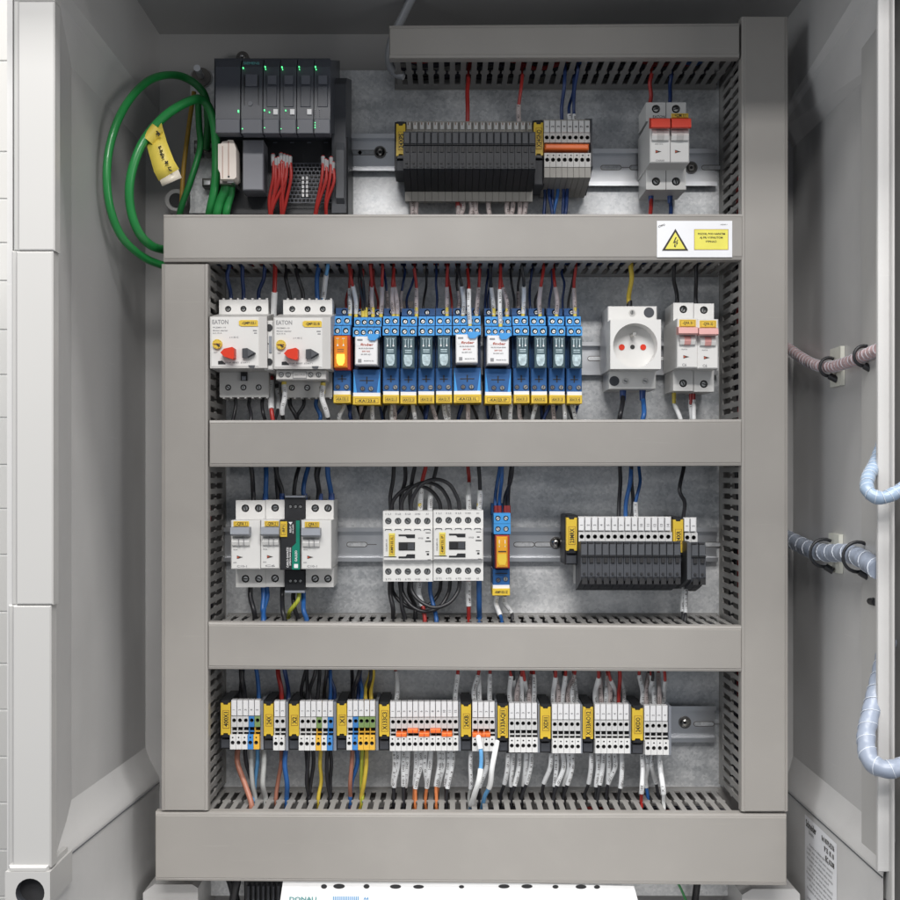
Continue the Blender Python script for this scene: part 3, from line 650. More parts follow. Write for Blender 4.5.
# ------------------------------------------------------------------ plug-in relays on blue sockets
def relay(label, kind, x0, x1, tagt, group, y0=309, tiers=3, dy=0):
    """x0,x1: socket front px at d=60; kind smoke/white/glow/amber"""
    r = thing('plug_in_relay',label,'relay',W((x0+x1)/2,y0+92,0),group)
    wide = (x1-x0) > 24; n = 4 if wide else 2
    ux = lambda x,d: CX+(x-CX)*S(60)/S(d)           # same real x at another depth
    mb = MB(); T = y0
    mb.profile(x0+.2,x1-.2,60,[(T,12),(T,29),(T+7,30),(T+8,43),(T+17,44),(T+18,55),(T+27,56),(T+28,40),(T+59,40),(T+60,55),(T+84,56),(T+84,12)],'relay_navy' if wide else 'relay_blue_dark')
    for k,(ya,yb,d) in enumerate(((T,T+7,35.2),(T+8,T+17,49.3),(T+18,T+27,61.2))[3-tiers:] if tiers<3 else ((T,T+7,35.2),(T+8,T+17,49.3),(T+18,T+27,61.2))):
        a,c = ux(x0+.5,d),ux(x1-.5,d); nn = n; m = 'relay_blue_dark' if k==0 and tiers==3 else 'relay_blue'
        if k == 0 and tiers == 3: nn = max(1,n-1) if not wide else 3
        w = (c-a)/nn
        mb.openbox(a,ya,c,yb,d-9,d,m); hs = [(a+(j+.5)*w,(ya+yb)/2+.3,min(2.9,w*.40)) for j in range(nn)]
        mb.holes(a,ya,c,yb,d,hs,4,m,'relay_navy','hole_dark',12)
        for hx,hy,hr in hs: mb.screw(hx+.2,hy+.2,hr*.62,d-1.2,'screw_bright')
        for j in range(1,nn): mb.box(a+j*w-.2,ya,a+j*w+.2,yb,d-1,d+.1,'relay_blue_dark',0)
    # lower half: retaining bridge, latch lines and two coil screws
    a,c = ux(x0+.6,58),ux(x1-.6,58); w = c-a; xm = (a+c)/2
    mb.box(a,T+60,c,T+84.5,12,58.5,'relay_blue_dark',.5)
    if wide: 
        mb.poly([(a+w*.02,T+61),(a+w*.14,T+84),(a+w*.02,T+84)],58.4,59,'relay_blue'); mb.poly([(a+w*.98,T+61),(a+w*.86,T+84),(a+w*.98,T+84)],58.4,59,'relay_blue')
    mb.box(xm-w*.26,T+70.4,xm+w*.26,T+71.3,58.4,58.9,'hole_dark',0); mb.box(xm-.6,T+67,xm+.6,T+74,58.4,58.9,'hole_dark',0)
    sp = 4.4 if not wide else 4.2
    mb.cyl(xm-sp,T+79,2.6,58.4,59.2,'relay_navy',12); mb.screw(xm-sp,T+79,1.7,59.4,'dark_metal'); mb.cyl(xm+sp,T+79,2.7,58.4,59.2,'relay_navy',12); mb.screw(xm+sp,T+79,2.1,60)
    mb.build('socket_base',r)
    # the relay itself
    t = MB(); d = 74; a,c = ux(x0,d),ux(x1,d); w = c-a
    if wide:
        bx0,bx1 = xm-11.2+(a-ux(x0,58))*.4, xm+10.6
        t.box(bx0,T+26.5,bx1,T+55,40,74,'marker_white',.9)
        t.box(bx0+2.2,T+29.2,bx0+7.5,T+31,73.8,74.2,'ink_grey',0); t.text('finder',bx0+12,T+34.7,2.5,74.3,'ink_red',w=13); t.cyl(bx0+3.6,T+34.7,1.8,73.9,74.3,'ink_grey',12,m2='marker_white')
        for k,(q,ww) in enumerate((('46.52.9.024.0040',15),('24V DC',8),('8A 250V AC1',10))): t.text(q,bx0+11,T+38.5+k*3,1.3,74.3,'ink_grey' if k!=1 else 'ink_red',w=ww)
        t.box(bx0+3.1,T+49.2,bx0+6.5,T+52.6,73.8,74.3,'ink_grey',0); t.text('MADE IN EU',bx0+14,T+51,1.2,74.3,'ink_grey',w=10)
        t.build('relay_body',r)
        k = MB(); k.poly([(xm+1,T+24),(xm+12,T+24),(xm+12,T+27),(xm+8,T+30.5),(xm+3,T+30.5),(xm+1,T+28)],60,76.5,'relay_blue'); k.build('release_lever',r)
    else:
        body = {'smoke':'relay_smoke','glow':'relay_orange','amber':'relay_amber'}[kind]; mk = {'smoke':'relay_smoke_light','glow':'relay_glow','amber':'yellow_label'}[kind]
        bx0,bx1 = a+2.8,c-2.2
        if kind != 'smoke': t.box(bx0+.5,T+27.5,bx1+3.2,T+62,40,66,'relay_red',.6)
        t.box(bx0,T+28,bx1,T+59.5,40,74,body,1.0)
        if kind != 'smoke':
            pass
        bm = (bx0+bx1)/2
        for sx in (-1,1):
            t.box(bm+sx*2.9-.35,T+30.5,bm+sx*2.9+.35,T+38.5,73.9,74.3,mk if kind!='glow' else 'yellow_label',0); t.poly([(bm+sx*2.9-1,T+38),(bm+sx*2.9+1,T+38),(bm+sx*2.9,T+35.5)],73.9,74.4,'marker_white')
            t.box(bm+sx*2.9-1.4,T+30.2,bm+sx*2.9+1.4,T+30.8,73.9,74.3,'marker_white' if kind!='smoke' else mk,0)
        t.box(bm-.3,T+29.5,bm+.3,T+39,73.9,74.3,mk,0) if kind=='smoke' else None
        t.box(bm-3.2,T+41,bm+3.2,T+42,73.9,74.2,mk if kind=='smoke' else 'ink_brown',0); t.box(bm-3.2,T+43.2,bm+3.2,T+43.9,73.9,74.2,mk if kind=='smoke' else 'ink_brown',0)
        t.build('relay_body',r)
        l = MB(); l.poly([(bm-3.9,T+46),(bm+3.9,T+46),(bm+4.3,T+50),(bm+3.6,T+55),(bm+1.8,T+57.4),(bm-1.8,T+57.4),(bm-3.6,T+55),(bm-4.3,T+50)],73.9,74.9,mk)
        if kind=='smoke': l.cyl(bm,T+51.5,2.3,74.8,75.2,'relay_smoke',12,m2='marker_white' if random.random()<.3 else 'relay_smoke_light')
        l.build('indicator',r)
    # yellow name tag with white strip
    t = MB(); a,c = ux(x0+.7,60),ux(x1-.5,60); t.box(a,T+83,c,T+88,30,61,'marker_white',.3); t.box(a-.2,T+86.5,c+.2,T+95,30,63,'yellow_label',.4)
    t.box(a+2.2,T+88.6,c-2,T+93.4,62.8,63.2,'ink_brown',0); t.box(a+2.6,T+89,c-2.4,T+93,63,63.4,'yellow_label',0)
    t.text(tagt,(a+c)/2,T+91,2.6,63.6,'ink',w=(c-a)*.66); t.build('name_tag',r)
    return r
RY = [('glow',333.5,351.5,'-KA133.1'),('white',353,381.5,'-KA123.6'),('smoke',382,399,'-KA121.1'),('smoke',400,417,'-KA121.3'),('smoke',418,435,'-KA121.5'),('smoke',436,453,'-KA121.7'),
      ('white',453.5,482,'-KA123.1L'),('white',484,511.5,'-KA123.1P'),('smoke',513,529.5,'-KA131.1'),('smoke',530.3,547,'-KA131.2'),('smoke',548,564.5,'-KA131.3'),('smoke',566,582,'-KA131.4')]
ordw = ['first','second','third','fourth','fifth','sixth','seventh','eighth','ninth','tenth','eleventh','twelfth','thirteenth','fourteenth','fifteenth','sixteenth','seventeenth','eighteenth','nineteenth','twentieth']
for i,(k,x0,x1,t) in enumerate(RY):
    if k == 'glow': lab = 'lit orange relay on a blue socket at the left end of the relay row'
    elif k == 'white': lab = ['white label-fronted relay right beside the lit orange relay','white label-fronted relay in the middle of the relay row, left of its twin','white label-fronted relay in the middle of the relay row, right of its twin'][[1,6,7].index(i)]
    else:
        j = (i-2) if i < 6 else (i-8); lab = '%s from left of the four smoky-window relays %s'%(ordw[j],'between the white relays' if i<6 else 'at the right end of the relay row')
    relay(lab, k, x0, x1, t, None if k=='glow' else ('white relays on blue sockets' if k=='white' else 'smoky relays on blue sockets'), y0=308.5)
# single relay of the contactor row (lower sockets, two tiers)
def lone_relay():
    r = thing('plug_in_relay','single unlit orange relay on a blue socket right of the contactors','relay',W(502,595,0))
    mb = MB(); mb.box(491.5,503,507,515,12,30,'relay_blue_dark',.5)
    for ya,yb in ((513,523.5),(523.8,534)):
        mb.openbox(493.8,ya,510.6,yb,14,58,'relay_blue'); hs=[(498,(ya+yb)/2,2.7),(506,(ya+yb)/2,2.7)]; mb.holes(493.8,ya,510.6,yb,58,hs,4,'relay_blue','relay_blue_dark','relay_navy',12)
        for hx,hy,hr in hs: mb.screw(hx,hy,1.8,56.4,'screw_bright')
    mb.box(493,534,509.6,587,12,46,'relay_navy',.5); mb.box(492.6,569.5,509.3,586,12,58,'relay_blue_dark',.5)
    mb.cyl(498,580,2.6,57.8,58.6,'relay_navy',12); mb.screw(498,580,1.6,58.9,'dark_metal'); mb.cyl(505.3,579,2.6,57.8,58.6,'relay_navy',12); mb.screw(505.3,579,2.1,59)
    mb.box(495,573,507,573.8,58.3,58.8,'hole_dark',0); mb.build('socket_base',r)
    t = MB(); t.box(495.4,535.5,509.3,568.3,40,70,'relay_red',.8); t.box(496.3,536.5,507.5,567.5,60,74,'relay_amber',1)
    for sx in (-1,1): t.box(502+sx*2.9-.35,540,502+sx*2.9+.35,547,73.9,74.3,'marker_white',0); t.poly([(502+sx*2.9-1,546),(502+sx*2.9+1,546),(502+sx*2.9,543)],73.9,74.4,'yellow_label')
    t.box(498,551,506,552.2,73.9,74.2,'ink',0); t.build('relay_body',r)
    t = MB(); t.poly([(497.5,554),(506.2,554),(506.4,561),(504.8,565),(499,565),(497.3,561)],73.9,74.8,'yellow_label'); t.build('indicator',r)
    t = MB(); t.box(492.4,585,509.2,589,30,61,'marker_white',.3); t.box(492,588.5,509.6,595.5,30,63,'yellow_label',.4); t.text('-KMP133.1Z',500.8,592,2.4,63.4,'ink',w=13); t.build('name_tag',r)
lone_relay()

# ------------------------------------------------------------------ terminal strips
DIG = [str(i) for i in range(1,21)]
def end_bracket(root, x0, y0, x1, y1, text, ytext, d=58, full=True, tail=14):
    mb = MB(); mb.box(x0-1.5,y0-2,x1+1,y1+tail,10,d-6,'black_plastic',.6); mb.box(x0+.5,y0-2.5,x1-.5,y0+2,10,d+1.2,'black_plastic',.6); mb.box(x0+.5,y1-1,x1-.5,y1+3,10,d+1.2,'black_plastic',.6)
    mb.box(x0,y1+4,x1,y1+tail-.5,10,d-2,'charcoal',.8); mb.build('end_bracket',root)
    t = MB(); w = x1-x0
    t.poly([(x0,y0),(x0+w*.22,y0),(x0+w*.3,y0+1.8),(x0+w*.7,y0+1.8),(x0+w*.78,y0),(x1,y0),(x1,y1),(x0+w*.78,y1),(x0+w*.7,y1-1.8),(x0+w*.3,y1-1.8),(x0+w*.22,y1),(x0,y1)],d-6,d+2,'yellow_label')
    h = max(8,min(y1-y0-5, 3.1*len(text)))
    if full:
        t.box(x0+w*.2,ytext-h/2-1.3,x1-w*.12,ytext+h/2+1.3,d+1.9,d+2.2,'ink_brown',0); t.box(x0+w*.2+.45,ytext-h/2-.9,x1-w*.12-.45,ytext+h/2+.9,d+2.1,d+2.4,'yellow_label',0)
        t.text(text,x0+w*.54,ytext,4.2,d+2.6,'ink',QUARTER,w=h-1)
    t.build('name_plate',root)

def clamp_terminal(root, xc, y, col, num, w=5.72, first=False):
    """spring-clamp terminal of the bottom row; y = top of the marker"""
    lo,up = {'w':('terminal_grey',)*2,'b':('term_blue',)*2,'g':('term_yellow','term_green')}[col]
    o = bpy.data.objects
    mb = MB(); h = w/2-.14; T = y
    d1,d2 = 60,66
    xw0,xw1 = X(xc-h,d1),X(xc+h,d1)
    def px(x,d): return PXx(x,d)
    mb.profile(xc-h,xc+h,d1,[(T-.3,12),(T-.3,d1-4),(T+15.8,d1-4),(T+15.8,d1-10),(T+26,d1-12),(T+35,d1-12),(T+36,d2-3.6),(T+48.6,d2-3.6),(T+48.8,12)],lo)
    a1,c1 = px(xw0,d1),px(xw1,d1)
    # upper entry block with round hole
    mb.openbox(a1,T+15.9,c1,T+26.6,d1-14,d1,up); mb.holes(a1,T+15.9,c1,T+26.6,d1,[((a1+c1)/2+.2,T+20,1.95)],7,up,'hole_wall','hole_dark',10)
    # two square jumper windows with a bar between
    mb.box(a1,T+30.3,c1,T+31.6,d1-3,d1-1,lo,.1); mb.box(a1,T+26.6,a1+.9,T+35,d1-10,d1-1.2,lo,0)
    mb.box(a1+.9,T+26.7,c1,T+35.6,d1-11.9,d1-7,'hole_dark',0)
    a2,c2 = px(xw0,d2),px(xw1,d2)
    mb.openbox(a2,T+34.6,c2,T+49,d2-3.4,d2,lo); mb.holes(a2,T+38.6,c2,T+49,d2,[((a2+c2)/2-.2,T+42.3,2.0)],3.1,lo,'hole_wall','hole_dark',10)
    mb.holes(a2,T+34.6,c2,T+38.6,d2,[((a2+c2)/2-.1,T+37.2,.85)],3,lo,'hole_dark','hole_dark',6)
    hob = mb.build('terminal',root)
    t = MB(); am,cm = px(xw0,d1+.6),px(xw1,d1+.6); t.box(am+.2,T,cm-.2,T+15.4,d1-8,d1+.8,'marker_white',.35); t.text(num,(am+cm)/2,T+9.5,2.3,d1+1.1,'ink_grey',QUARTER); t.build('marker_tag',hob)
def strip(label, bx, by, text, ts, y, cols, ep, jump=(), pitch=5.72):
    root = thing('terminal_strip',label,'terminal strip',W((bx[0]+ep[1])/2,y+49,0),'yellow-tagged terminal strips of the bottom row')
    end_bracket(root,bx[0],y+2.6,bx[1],y+34.5,text,y+19)
    for i,c in enumerate(cols): clamp_terminal(root,ts+i*pitch,y,c,DIG[i],pitch)
    mb = MB(); mb.box(ep[0],y+.6,ep[1],y+49.5,10,57,'toggle_grey' if cols!='wwwwx' else 'black_plastic',.4); mb.build('end_plate',root)
    for (i,j,row) in jump:
        mb = MB(); y0 = y+(27.6 if row==0 else 31.4); xa,xb = ts+(i-.35)*pitch, ts+(j+.35)*pitch
        mb.box(xa-.4,y0,xb+.4,y0+3.9,50,66.8,'orange',.6); mb.box((xa+xb)/2-.35,y0+.3,(xa+xb)/2+.35,y0+3.5,66.5,67.1,'ink_red',0); mb.build('jumper',root)
    return root
strip('far left strip of the bottom row, one blue and one green-yellow terminal',(220.7,230.3),0,'400X1',233.8,700.5,'wwwbg',(260.2,263.2),pitch=5.85)
strip('two-terminal strip, second from left in the bottom row, all grey terminals',(263.8,273.2),0,'24X',276.8,700.9,'ww',(285.5,288.2))
strip('six-terminal strip of grey with one yellow and, at its right end, one blue terminal',(289,298.8),0,'X2',302.1,701.2,'wwwgwb',(333,336.2),pitch=5.63)
strip('five-terminal strip with three green-yellow earth terminals side by side',(337,346.6),0,'X1',349.8,701.2,'wbggg',(375.4,378.4),pitch=5.66)
strip('longest strip of the bottom row, twelve terminals with five orange jumpers',(379.2,389.2),0,'X133C3',392.6,701.8,'w'*12,(458.2,460.6),[(1,2,1),(3,4,0),(5,6,1),(7,8,0),(9,10,1)],5.7)
strip('four-terminal strip with orange jumpers and a loose white and blue wire before it',(461.2,471),0,'24XB',475,702.4,'wwww',(495,497.3),[(0,1,1),(1.4,2.3,1)],5.7)
strip('five-terminal strip right of the one with the white and blue wires',(498,508),0,'X133AQI1',511.8,703.2,'wwwww',(537.8,540),pitch=5.7)
strip('five-terminal strip, third from right in the bottom row',(540.4,550.6),0,'XDI1',554.6,704.4,'wwwww',(580.4,582.6),pitch=5.75)
strip('six-terminal all-grey strip, second from right in the bottom row',(583.3,593.2),0,'X133AO12',597.6,704.8,'wwwwww',(629.4,631.4),pitch=5.78)
strip('rightmost strip of the bottom row, four grey terminals beside bare rail',(632.2,643),0,'24XDO',647,705.3,'wwww',(668.4,671.4),pitch=5.95)

# fuse terminals (black levers)
def fuse_terminal(root, xt, wt, xl, wl, num, T, kind):
    mb = MB()
    if kind == 1:     # top row, grey housings with its shade in their colour, seen from below
        mb.profile(xt-wt/2+.15,xt+wt/2-.15,45,[(T,10),(T,44),(T+11,45),(T+11,40),(T+63,30),(T+68,41),(T+80,41),(T+82,10)],'terminal_grey_shaded')
        mb.box(xt-wt/2+1.6,T+1,xt+wt/2-1.2,T+8,40,46,'terminal_grey',.3)
        mb.box(xt-.35,T+1.2,xt+.35,T+3.6,45.9,46.3,'ink_brown',0); h = mb.build('terminal',root)
        l = MB(); a,c = xl-wl/2+.2,xl+wl/2-.2; y0 = T+10.3
        l.profile(a,c,84,[(y0+1.5,60),(y0,82),(y0+12.5,84),(y0+37,86),(y0+38.5,84),(y0+60,42),(y0+60,34),(y0+14,34)],'lever_black_shaded')
        l.box(a+.2,y0+.6,c-.2,y0+12.3,83,85.3,'lever_cap_shaded',.6); l.box(a+1.9,y0+15.2,c-1.1,y0+20.6,80,85.6,'hole_dark',.2)
        l.box(a,y0+12.7,c,y0+13.2,84,86,'hole_dark',0); l.cyl((a+c)/2,y0+31.4,1.15,85,86.6,'hole_dark',8); l.box(a+2.6,y0+34.8,c-1,y0+35.5,85,86.6,'hole_dark',0)
        # dark gap below the lever with two ribs
        l.build('fuse_lever',h)
    else:
        mb.profile(xt-wt/2+.12,xt+wt/2-.12,55,[(T-1.2,10),(T-1.2,54),(T+14,55),(T+14.3,50),(T+24,50),(T+24,40),(T+66,30),(T+66,10)],'terminal_grey')
        a,c = xt-wt/2+.12,xt+wt/2-.12
        mb.openbox(PXx(X(a,55),59),T+14.4,PXx(X(c,55),59),T+24,50,59,'terminal_grey'); mb.holes(PXx(X(a,55),59),T+14.4,PXx(X(c,55),59),T+24,59,[(xt+.3,T+19,2.2)],7,'terminal_grey','hole_wall','hole_dark',10)
        h = mb.build('terminal',root)
        t = MB(); t.box(a+.5,T,c-.5,T+13,50,60,'marker_white',.35); t.text(num,xt,T+7.4,2.5,60.3,'ink_grey',QUARTER); t.build('marker_tag',h)
        l = MB(); a,c = xl-wl/2+.22,xl+wl/2-.22; y0 = T+22.5
        l.profile(a,c,84,[(y0+2,60),(y0+1,82),(y0+36.5,84),(y0+40.5,82),(y0+47,58),(y0+50,40),(y0+12,40)],'charcoal')
        l.box(a+.2,y0+4,c-.2,y0+15.3,83,84.6,'charcoal_light',.5); l.box(a-.1,y0+2.2,c-1.8,y0+3.5,82,84.5,'hole_dark',0); l.box(a+1.6,y0+17.6,c-1.4,y0+22.8,80,85.2,'hole_dark',.2); l.box(a,y0+15.6,c,y0+16.3,82,85,'hole_dark',0)
        l.box(a+1.4,y0+37.6,c-.2,y0+44,58,84.2,'hole_dark',0); l.cyl((a+c)/2,y0+33.6,1.25,84,85.4,'hole_dark',8); l.cyl((a+c)/2+2,y0+36.6,.6,83.5,85.4,'hole_dark',6); l.build('fuse_lever',h)  # first dark box stands in for the shaded gap under the lever
    return h
r = thing('fuse_terminal_strip','long strip of black-lever fuse terminals at the top, between two yellow brackets','terminal strip',W(468,205,0))
end_bracket(r,396,124,405,156,'24XPS',141,52,tail=16)
for i in range(19): fuse_terminal(r,408+i*6.75,6.75,406.3+i*6.98,6.98,DIG[i],121.4,1)
r2 = thing('grey_terminal_strip','eight brown-grey terminals joined by one long orange jumper, right of the top fuse strip','terminal strip',W(566,200,0))
end_bracket(r2,533.8,123,543,156,'X24GND',139,52,tail=30)
for i in range(8):
    xc = 546.5+i*5.82; mb = MB(); h = 2.75; T = 120
    mb.profile(xc-h,xc+h,56,[(T,10),(T,52),(T+13,54),(T+13,48),(T+32,48),(T+48,60),(T+58,61),(T+70,30),(T+78,10)],'terminal_grey_shaded')
    mb.openbox(xc-h,T+13.4,xc+h,T+23,40,56,'white_dim'); mb.holes(xc-h,T+13.4,xc+h,T+23,56,[(xc,T+18,2.0)],7,'white_dim','hole_wall','hole_dark',10)
    a,c = PXx(X(xc-h,56),61),PXx(X(xc+h,56),61)
    mb.openbox(a,T+33.5,c,T+47.5,45,61,'white_dim'); mb.holes(a,T+33.5,c,T+47.5,61,[((a+c)/2,T+40.3,2.1)],7,'white_dim','hole_wall','hole_dark',10)
    mb.cyl((a+c)/2+.5,T+35.8,.8,60.5,61.3,'hole_dark',6)
    ho = mb.build('terminal',r2)
    t = MB(); t.box(xc-h+.2,T+.8,xc+h-.2,T+12.8,45,57,'terminal_grey',.4); t.text(DIG[i],xc,T+7,2.4,57.3,'ink',QUARTER); t.build('marker_tag',ho)
mb = MB(); mb.box(544.6,144.2,588.8,149.8,48,64,'orange',1.2)
mb.build('jumper',r2)
mb = MB(); mb.profile(590.6,592.2,58,[(119,10),(119,56),(167,62),(180,40),(196,10)],'charcoal'); mb.build('end_plate',r2)

r3 = thing('fuse_terminal_strip','strip of fourteen charcoal-lever fuse terminals right of the rail screw, under white number tags','terminal strip',W(625,590,0))
end_bracket(r3,566.2,518,576.8,551,'23MRX',536,58,tail=14)
for i in range(14): fuse_terminal(r3,581.3+i*6.66,6.66,584.2+i*7.17,7.17,DIG[i],518,2)
r4 = thing('fuse_terminal_strip','pair of charcoal-lever fuse terminals with a half-hidden yellow bracket, nearest the right duct','terminal strip',W(690,590,0))
end_bracket(r4,673,520,683,553,'24XR',537,58,tail=10)
for i in range(2): fuse_terminal(r4,686.8+i*6.5,6.5,695+i*7.3,7.17,DIG[i],519,2)
mb = MB(); mb.profile(687,691,82,[(541,60),(543,82),(580,82),(589,40),(589,10),(543,10)],'charcoal_light'); mb.build('end_plate',r4)
# ------------------------------------------------------------------ programmable controller at top left
def plc():
    r = thing('programmable_controller','dark grey five-module controller with green lights at top left','controller',W(285,213,0))
    mb = MB(); mb.box(214,58,330,137,10,72,'plc_dark',1); mb.box(214,137,348,215,4,62,'black_plastic',1)
    for k in range(4): mb.box(266+k*17,137.5,270+k*17,138.7,60,62.5,'plc_mid',0); mb.box(273+k*17,142,277+k*17,143,60,62.5,'plc_mid',0)
    mb.profile(332,346,70,[(80,8),(78,60),(84,72),(213,72),(213,8)],'charcoal'); mb.profile(336,344,78,[(140,70),(150,78),(198,78),(206,70)],'charcoal_light')
    mb.build('base_unit',r)
    mods = [(215.5,240),(241.2,262.3),(263.2,279.2),(280,296.2),(297,313.3),(314.1,330.2)]
    for i,(a,c) in enumerate(mods):
        m = MB(); yb = 133.5 if i else 133
        m.profile(a,c,112,[(60.5,20),(60,104),(67,110),(119,112),(yb,112),(yb+.5,20)],'plc_dark')
        m.box(a+.3,119,c-.3,yb-.2,100,112.6,'plc_mid',.4)
        o = m.build('module',r)
        if i >= 1:
            f = MB(); f.box(a+4,75 if i>1 else 74,a+(13 if i>1 else 16),84 if i>1 else 86,109,112.6,'plc_mid',.4)
            if i == 1: f.box(a+2.8,75,a+3.3,105,111,112,'hole_dark',0); f.box(a+17,75,a+17.4,105,111,112,'hole_dark',0); f.cyl(a+9,103.5,2.4,111,112.2,'plc_mid',12)
            else: f.box(a+3.4,86,a+13.6,107,109.5,112.2,'plc_dark',.5)
            f.build('display_flap',o)
            if 2 <= i <= 4:
                f = MB(); f.box(a+10,109,a+14.6,114.4,111.5,113.4,'marker_white',.2); f.build('label_chip',o)
        L = {0:[(238.3,111,1.0,2.2)],1:[(243,67.6,1,1),(242.3,128.6,.9,.9)],2:[(265,66.5,1,1),(265.5,68.8,.6,.6),(264.3,110,1.1,1.1),(269.3,112,.9,.9),(264.5,127.6,.8,.7)],3:[(281.8,66.8,1,1),(282.4,69,.6,.6),(285.6,110.2,1,1),(281,128.6,.8,.6)],
             4:[(299,66.5,.9,.9),(299.3,69,.5,.5),(298,127.8,.8,.7)],5:[(315.3,66.5,1.1,1.1),(316,69,.8,.6),(315,122.5,.8,.7),(315,125,.8,.7),(315,127.4,.9,1)]}[i]
        for (lx,ly,rw,rh) in L:
            f = MB(); f.box(lx-rw*.52,ly-rh*.52,lx+rw*.52,ly+rh*.52,111,113.2,'led_green',.1); f.build('indicator_lamp',o)
        if i == 1: f = MB(); f.text('SIEMENS',251.5,63.2,2.4,110.2,'teal_print',w=16); f.build('lettering',o)
        if i == 5:
            f = MB()
            for k in range(9):
                for q in range(2): f.box(314.8+q*4.2,109+k*2.1,315.5+q*4.2,110+k*2.1,111,112.8,'plc_grey',0)
            f.build('channel_marks',o)
    m = MB(); m.box(242.5,139.5,263.2,190,40,88,'plc_grey',.8); m.build('blank_cover',r)
    # perforated wiring shield
    m = MB()
    for yy in range(11):
        m.box(288,163+yy*3.9,336,163.7+yy*3.9,70,70.6,'plc_mid',0)
    for xx in range(13):
        for yy in range(10):
            x = 288+xx*3.9+(1.9 if yy%2 else 0)
            if x < 335: m.box(x,163.7+yy*3.9,x+.6,166.9+yy*3.9,70,70.6,'plc_mid',0)
    for k in range(5): m.box(302,176.5+k*4.3,304,179.5+k*4.3,71,72,'marker_white',0); m.box(306,176.5+k*4.3,308,179.5+k*4.3,71,72,'marker_white',0)
    m.build('perforated_shield',r)
plc()
# cream data plug with clamp
r = thing('data_plug','cream data plug on the green cables below the controller','plug',W(227,186,70))
mb = MB(); mb.poly([(218,144),(221,143.5),(222.5,141.5),(227,141),(228,139.8),(233,140),(234,143),(236,148),(236.4,177),(234,179),(220.5,179),(220,173),(218,169)],80,100,'connector_cream')
mb.box(222.2,146,222.7,178,99.9,100.4,'wire_brown',0); mb.box(228.2,141,228.8,175,99.9,100.4,'wire_brown',0); mb.cyl(228.6,176.5,1,99.9,100.6,'hole_dark',8); mb.build('plug_body',r)
mb = MB(); mb.box(219.5,179,231.5,184,62,92,'dark_metal',.5); mb.box(227,178.8,233.5,182.5,62,94,'rail_metal',.4); mb.build('cable_clamp',r)
# shielding clamps left of the controller
r = thing('shield_clamp_bracket','shiny metal shield clamp bracket behind the green cables','bracket',W(205,213,0))
mb = MB(); mb.poly([(197,142),(214,138),(216,213),(189,213),(193,196)],0.2,6,'galvanised'); mb.build('bracket_plate',r)
for (cx,cy) in ((197,146),(206.5,146),(212,146)): mb = MB(); mb.box(cx-3.2,cy-6,cx+3.2,cy+7,6,24,'dark_metal',1); mb.dome(cx,cy,2.7,24,4,'rail_metal'); mb.build('clamp',r)
mb = MB(); mb.box(202,178,212,186,6,20,'dark_metal',1); mb.box(203.5,180,210.5,185,20,21,'rail_metal',.5); mb.build('clamp_foot',r)
# bolt and washers that hold the plate
r = thing('plate_bolt','large bolt with washer on the back wall above the green cable loops','bolt',W(201,76,-5))
mb = MB(); mb.cyl(201,77,11,-33,2,'cabinet_grey',24); mb.cyl(201,77,9.5,2,4,'dark_metal',24); mb.cyl(201,77,8.4,4,5,'rail_metal',24,m2='dark_metal'); mb.build('washer',r)
mb = MB(); mb.tube([W(201,76,4),W(197,68,34)],0.0032,'rail_metal',10); mb.build('threaded_rod',r)
r = thing('plate_nut','round nut on the back wall just above the controller','nut',W(242,58,-20))
mb = MB(); mb.cyl(242.5,57.5,6.4,-33,-20,'dark_metal',18); mb.dome(242.5,57.5,2.6,-20,6,'rail_metal'); mb.build('nut_body',r)
r = thing('mounting_boss','grey round moulded boss on the back wall below the yellow tape tag','boss',W(172,213,-33))
mb = MB(); mb.cyl(176,200,14,-33,-8,'cabinet_grey',28,r1=11); mb.cyl(176,200,7,-8.2,-6.5,'hole_dark',20); mb.build('boss_body',r)

# ------------------------------------------------------------------ green cables, tag
def cable(name, label, pts, r, m, cat='cable', n=10, parts=None):
    P = smooth([W(*p) for p in pts],8); mb = MB(); mb.tube(P,r,m,n); o = mb.build(name); tag(o,label,cat,'green data cables' if m=='cable_green' else None); return o
cable('data_cable','outer green cable loop, the largest, hugging the left wall',[(206,150,30),(208,120,34),(203,92,40),(180,76,52),(150,80,90),(124,108,122),(109,150,134),(108,196,134),(120,234,118),(142,256,86),(166,266,60),(185,266,40)],0.0036,'cable_green')
cable('data_cable','inner green cable loop carrying the yellow tape tag',[(208,222,60),(211,206,72),(215,185,76),(216,150,78),(213,120,82),(204,101,86),(190,101,96),(165,116,112),(143,142,124),(131,175,126),(130,205,120),(138,231,108),(152,246,86),(170,251,50)],0.0040,'cable_green')
cable('data_cable','thin green cable crossing behind the loops down to the duct',[(198,98,60),(199,125,56),(200,148,50),(191,180,50),(182,205,48),(178,222,40)],0.0030,'cable_green')
cable('data_cable','left of the two green cables leaving the cream plug',[(226,181,82),(225,190,80),(220,202,76),(217,214,73),(215,226,60)],0.0040,'cable_green')
cable('data_cable','right of the two green cables leaving the cream plug',[(231,181,80),(231,192,76),(228,204,74),(226,214,72),(225,226,60)],0.0036,'cable_green')
cable('ochre_cable','ochre yellow wire running down behind the green loops',[(194,92,30),(189,125,34),(184,165,34),(182,195,34),(181,216,34)],0.0022,'cable_ochre')
mb = MB()
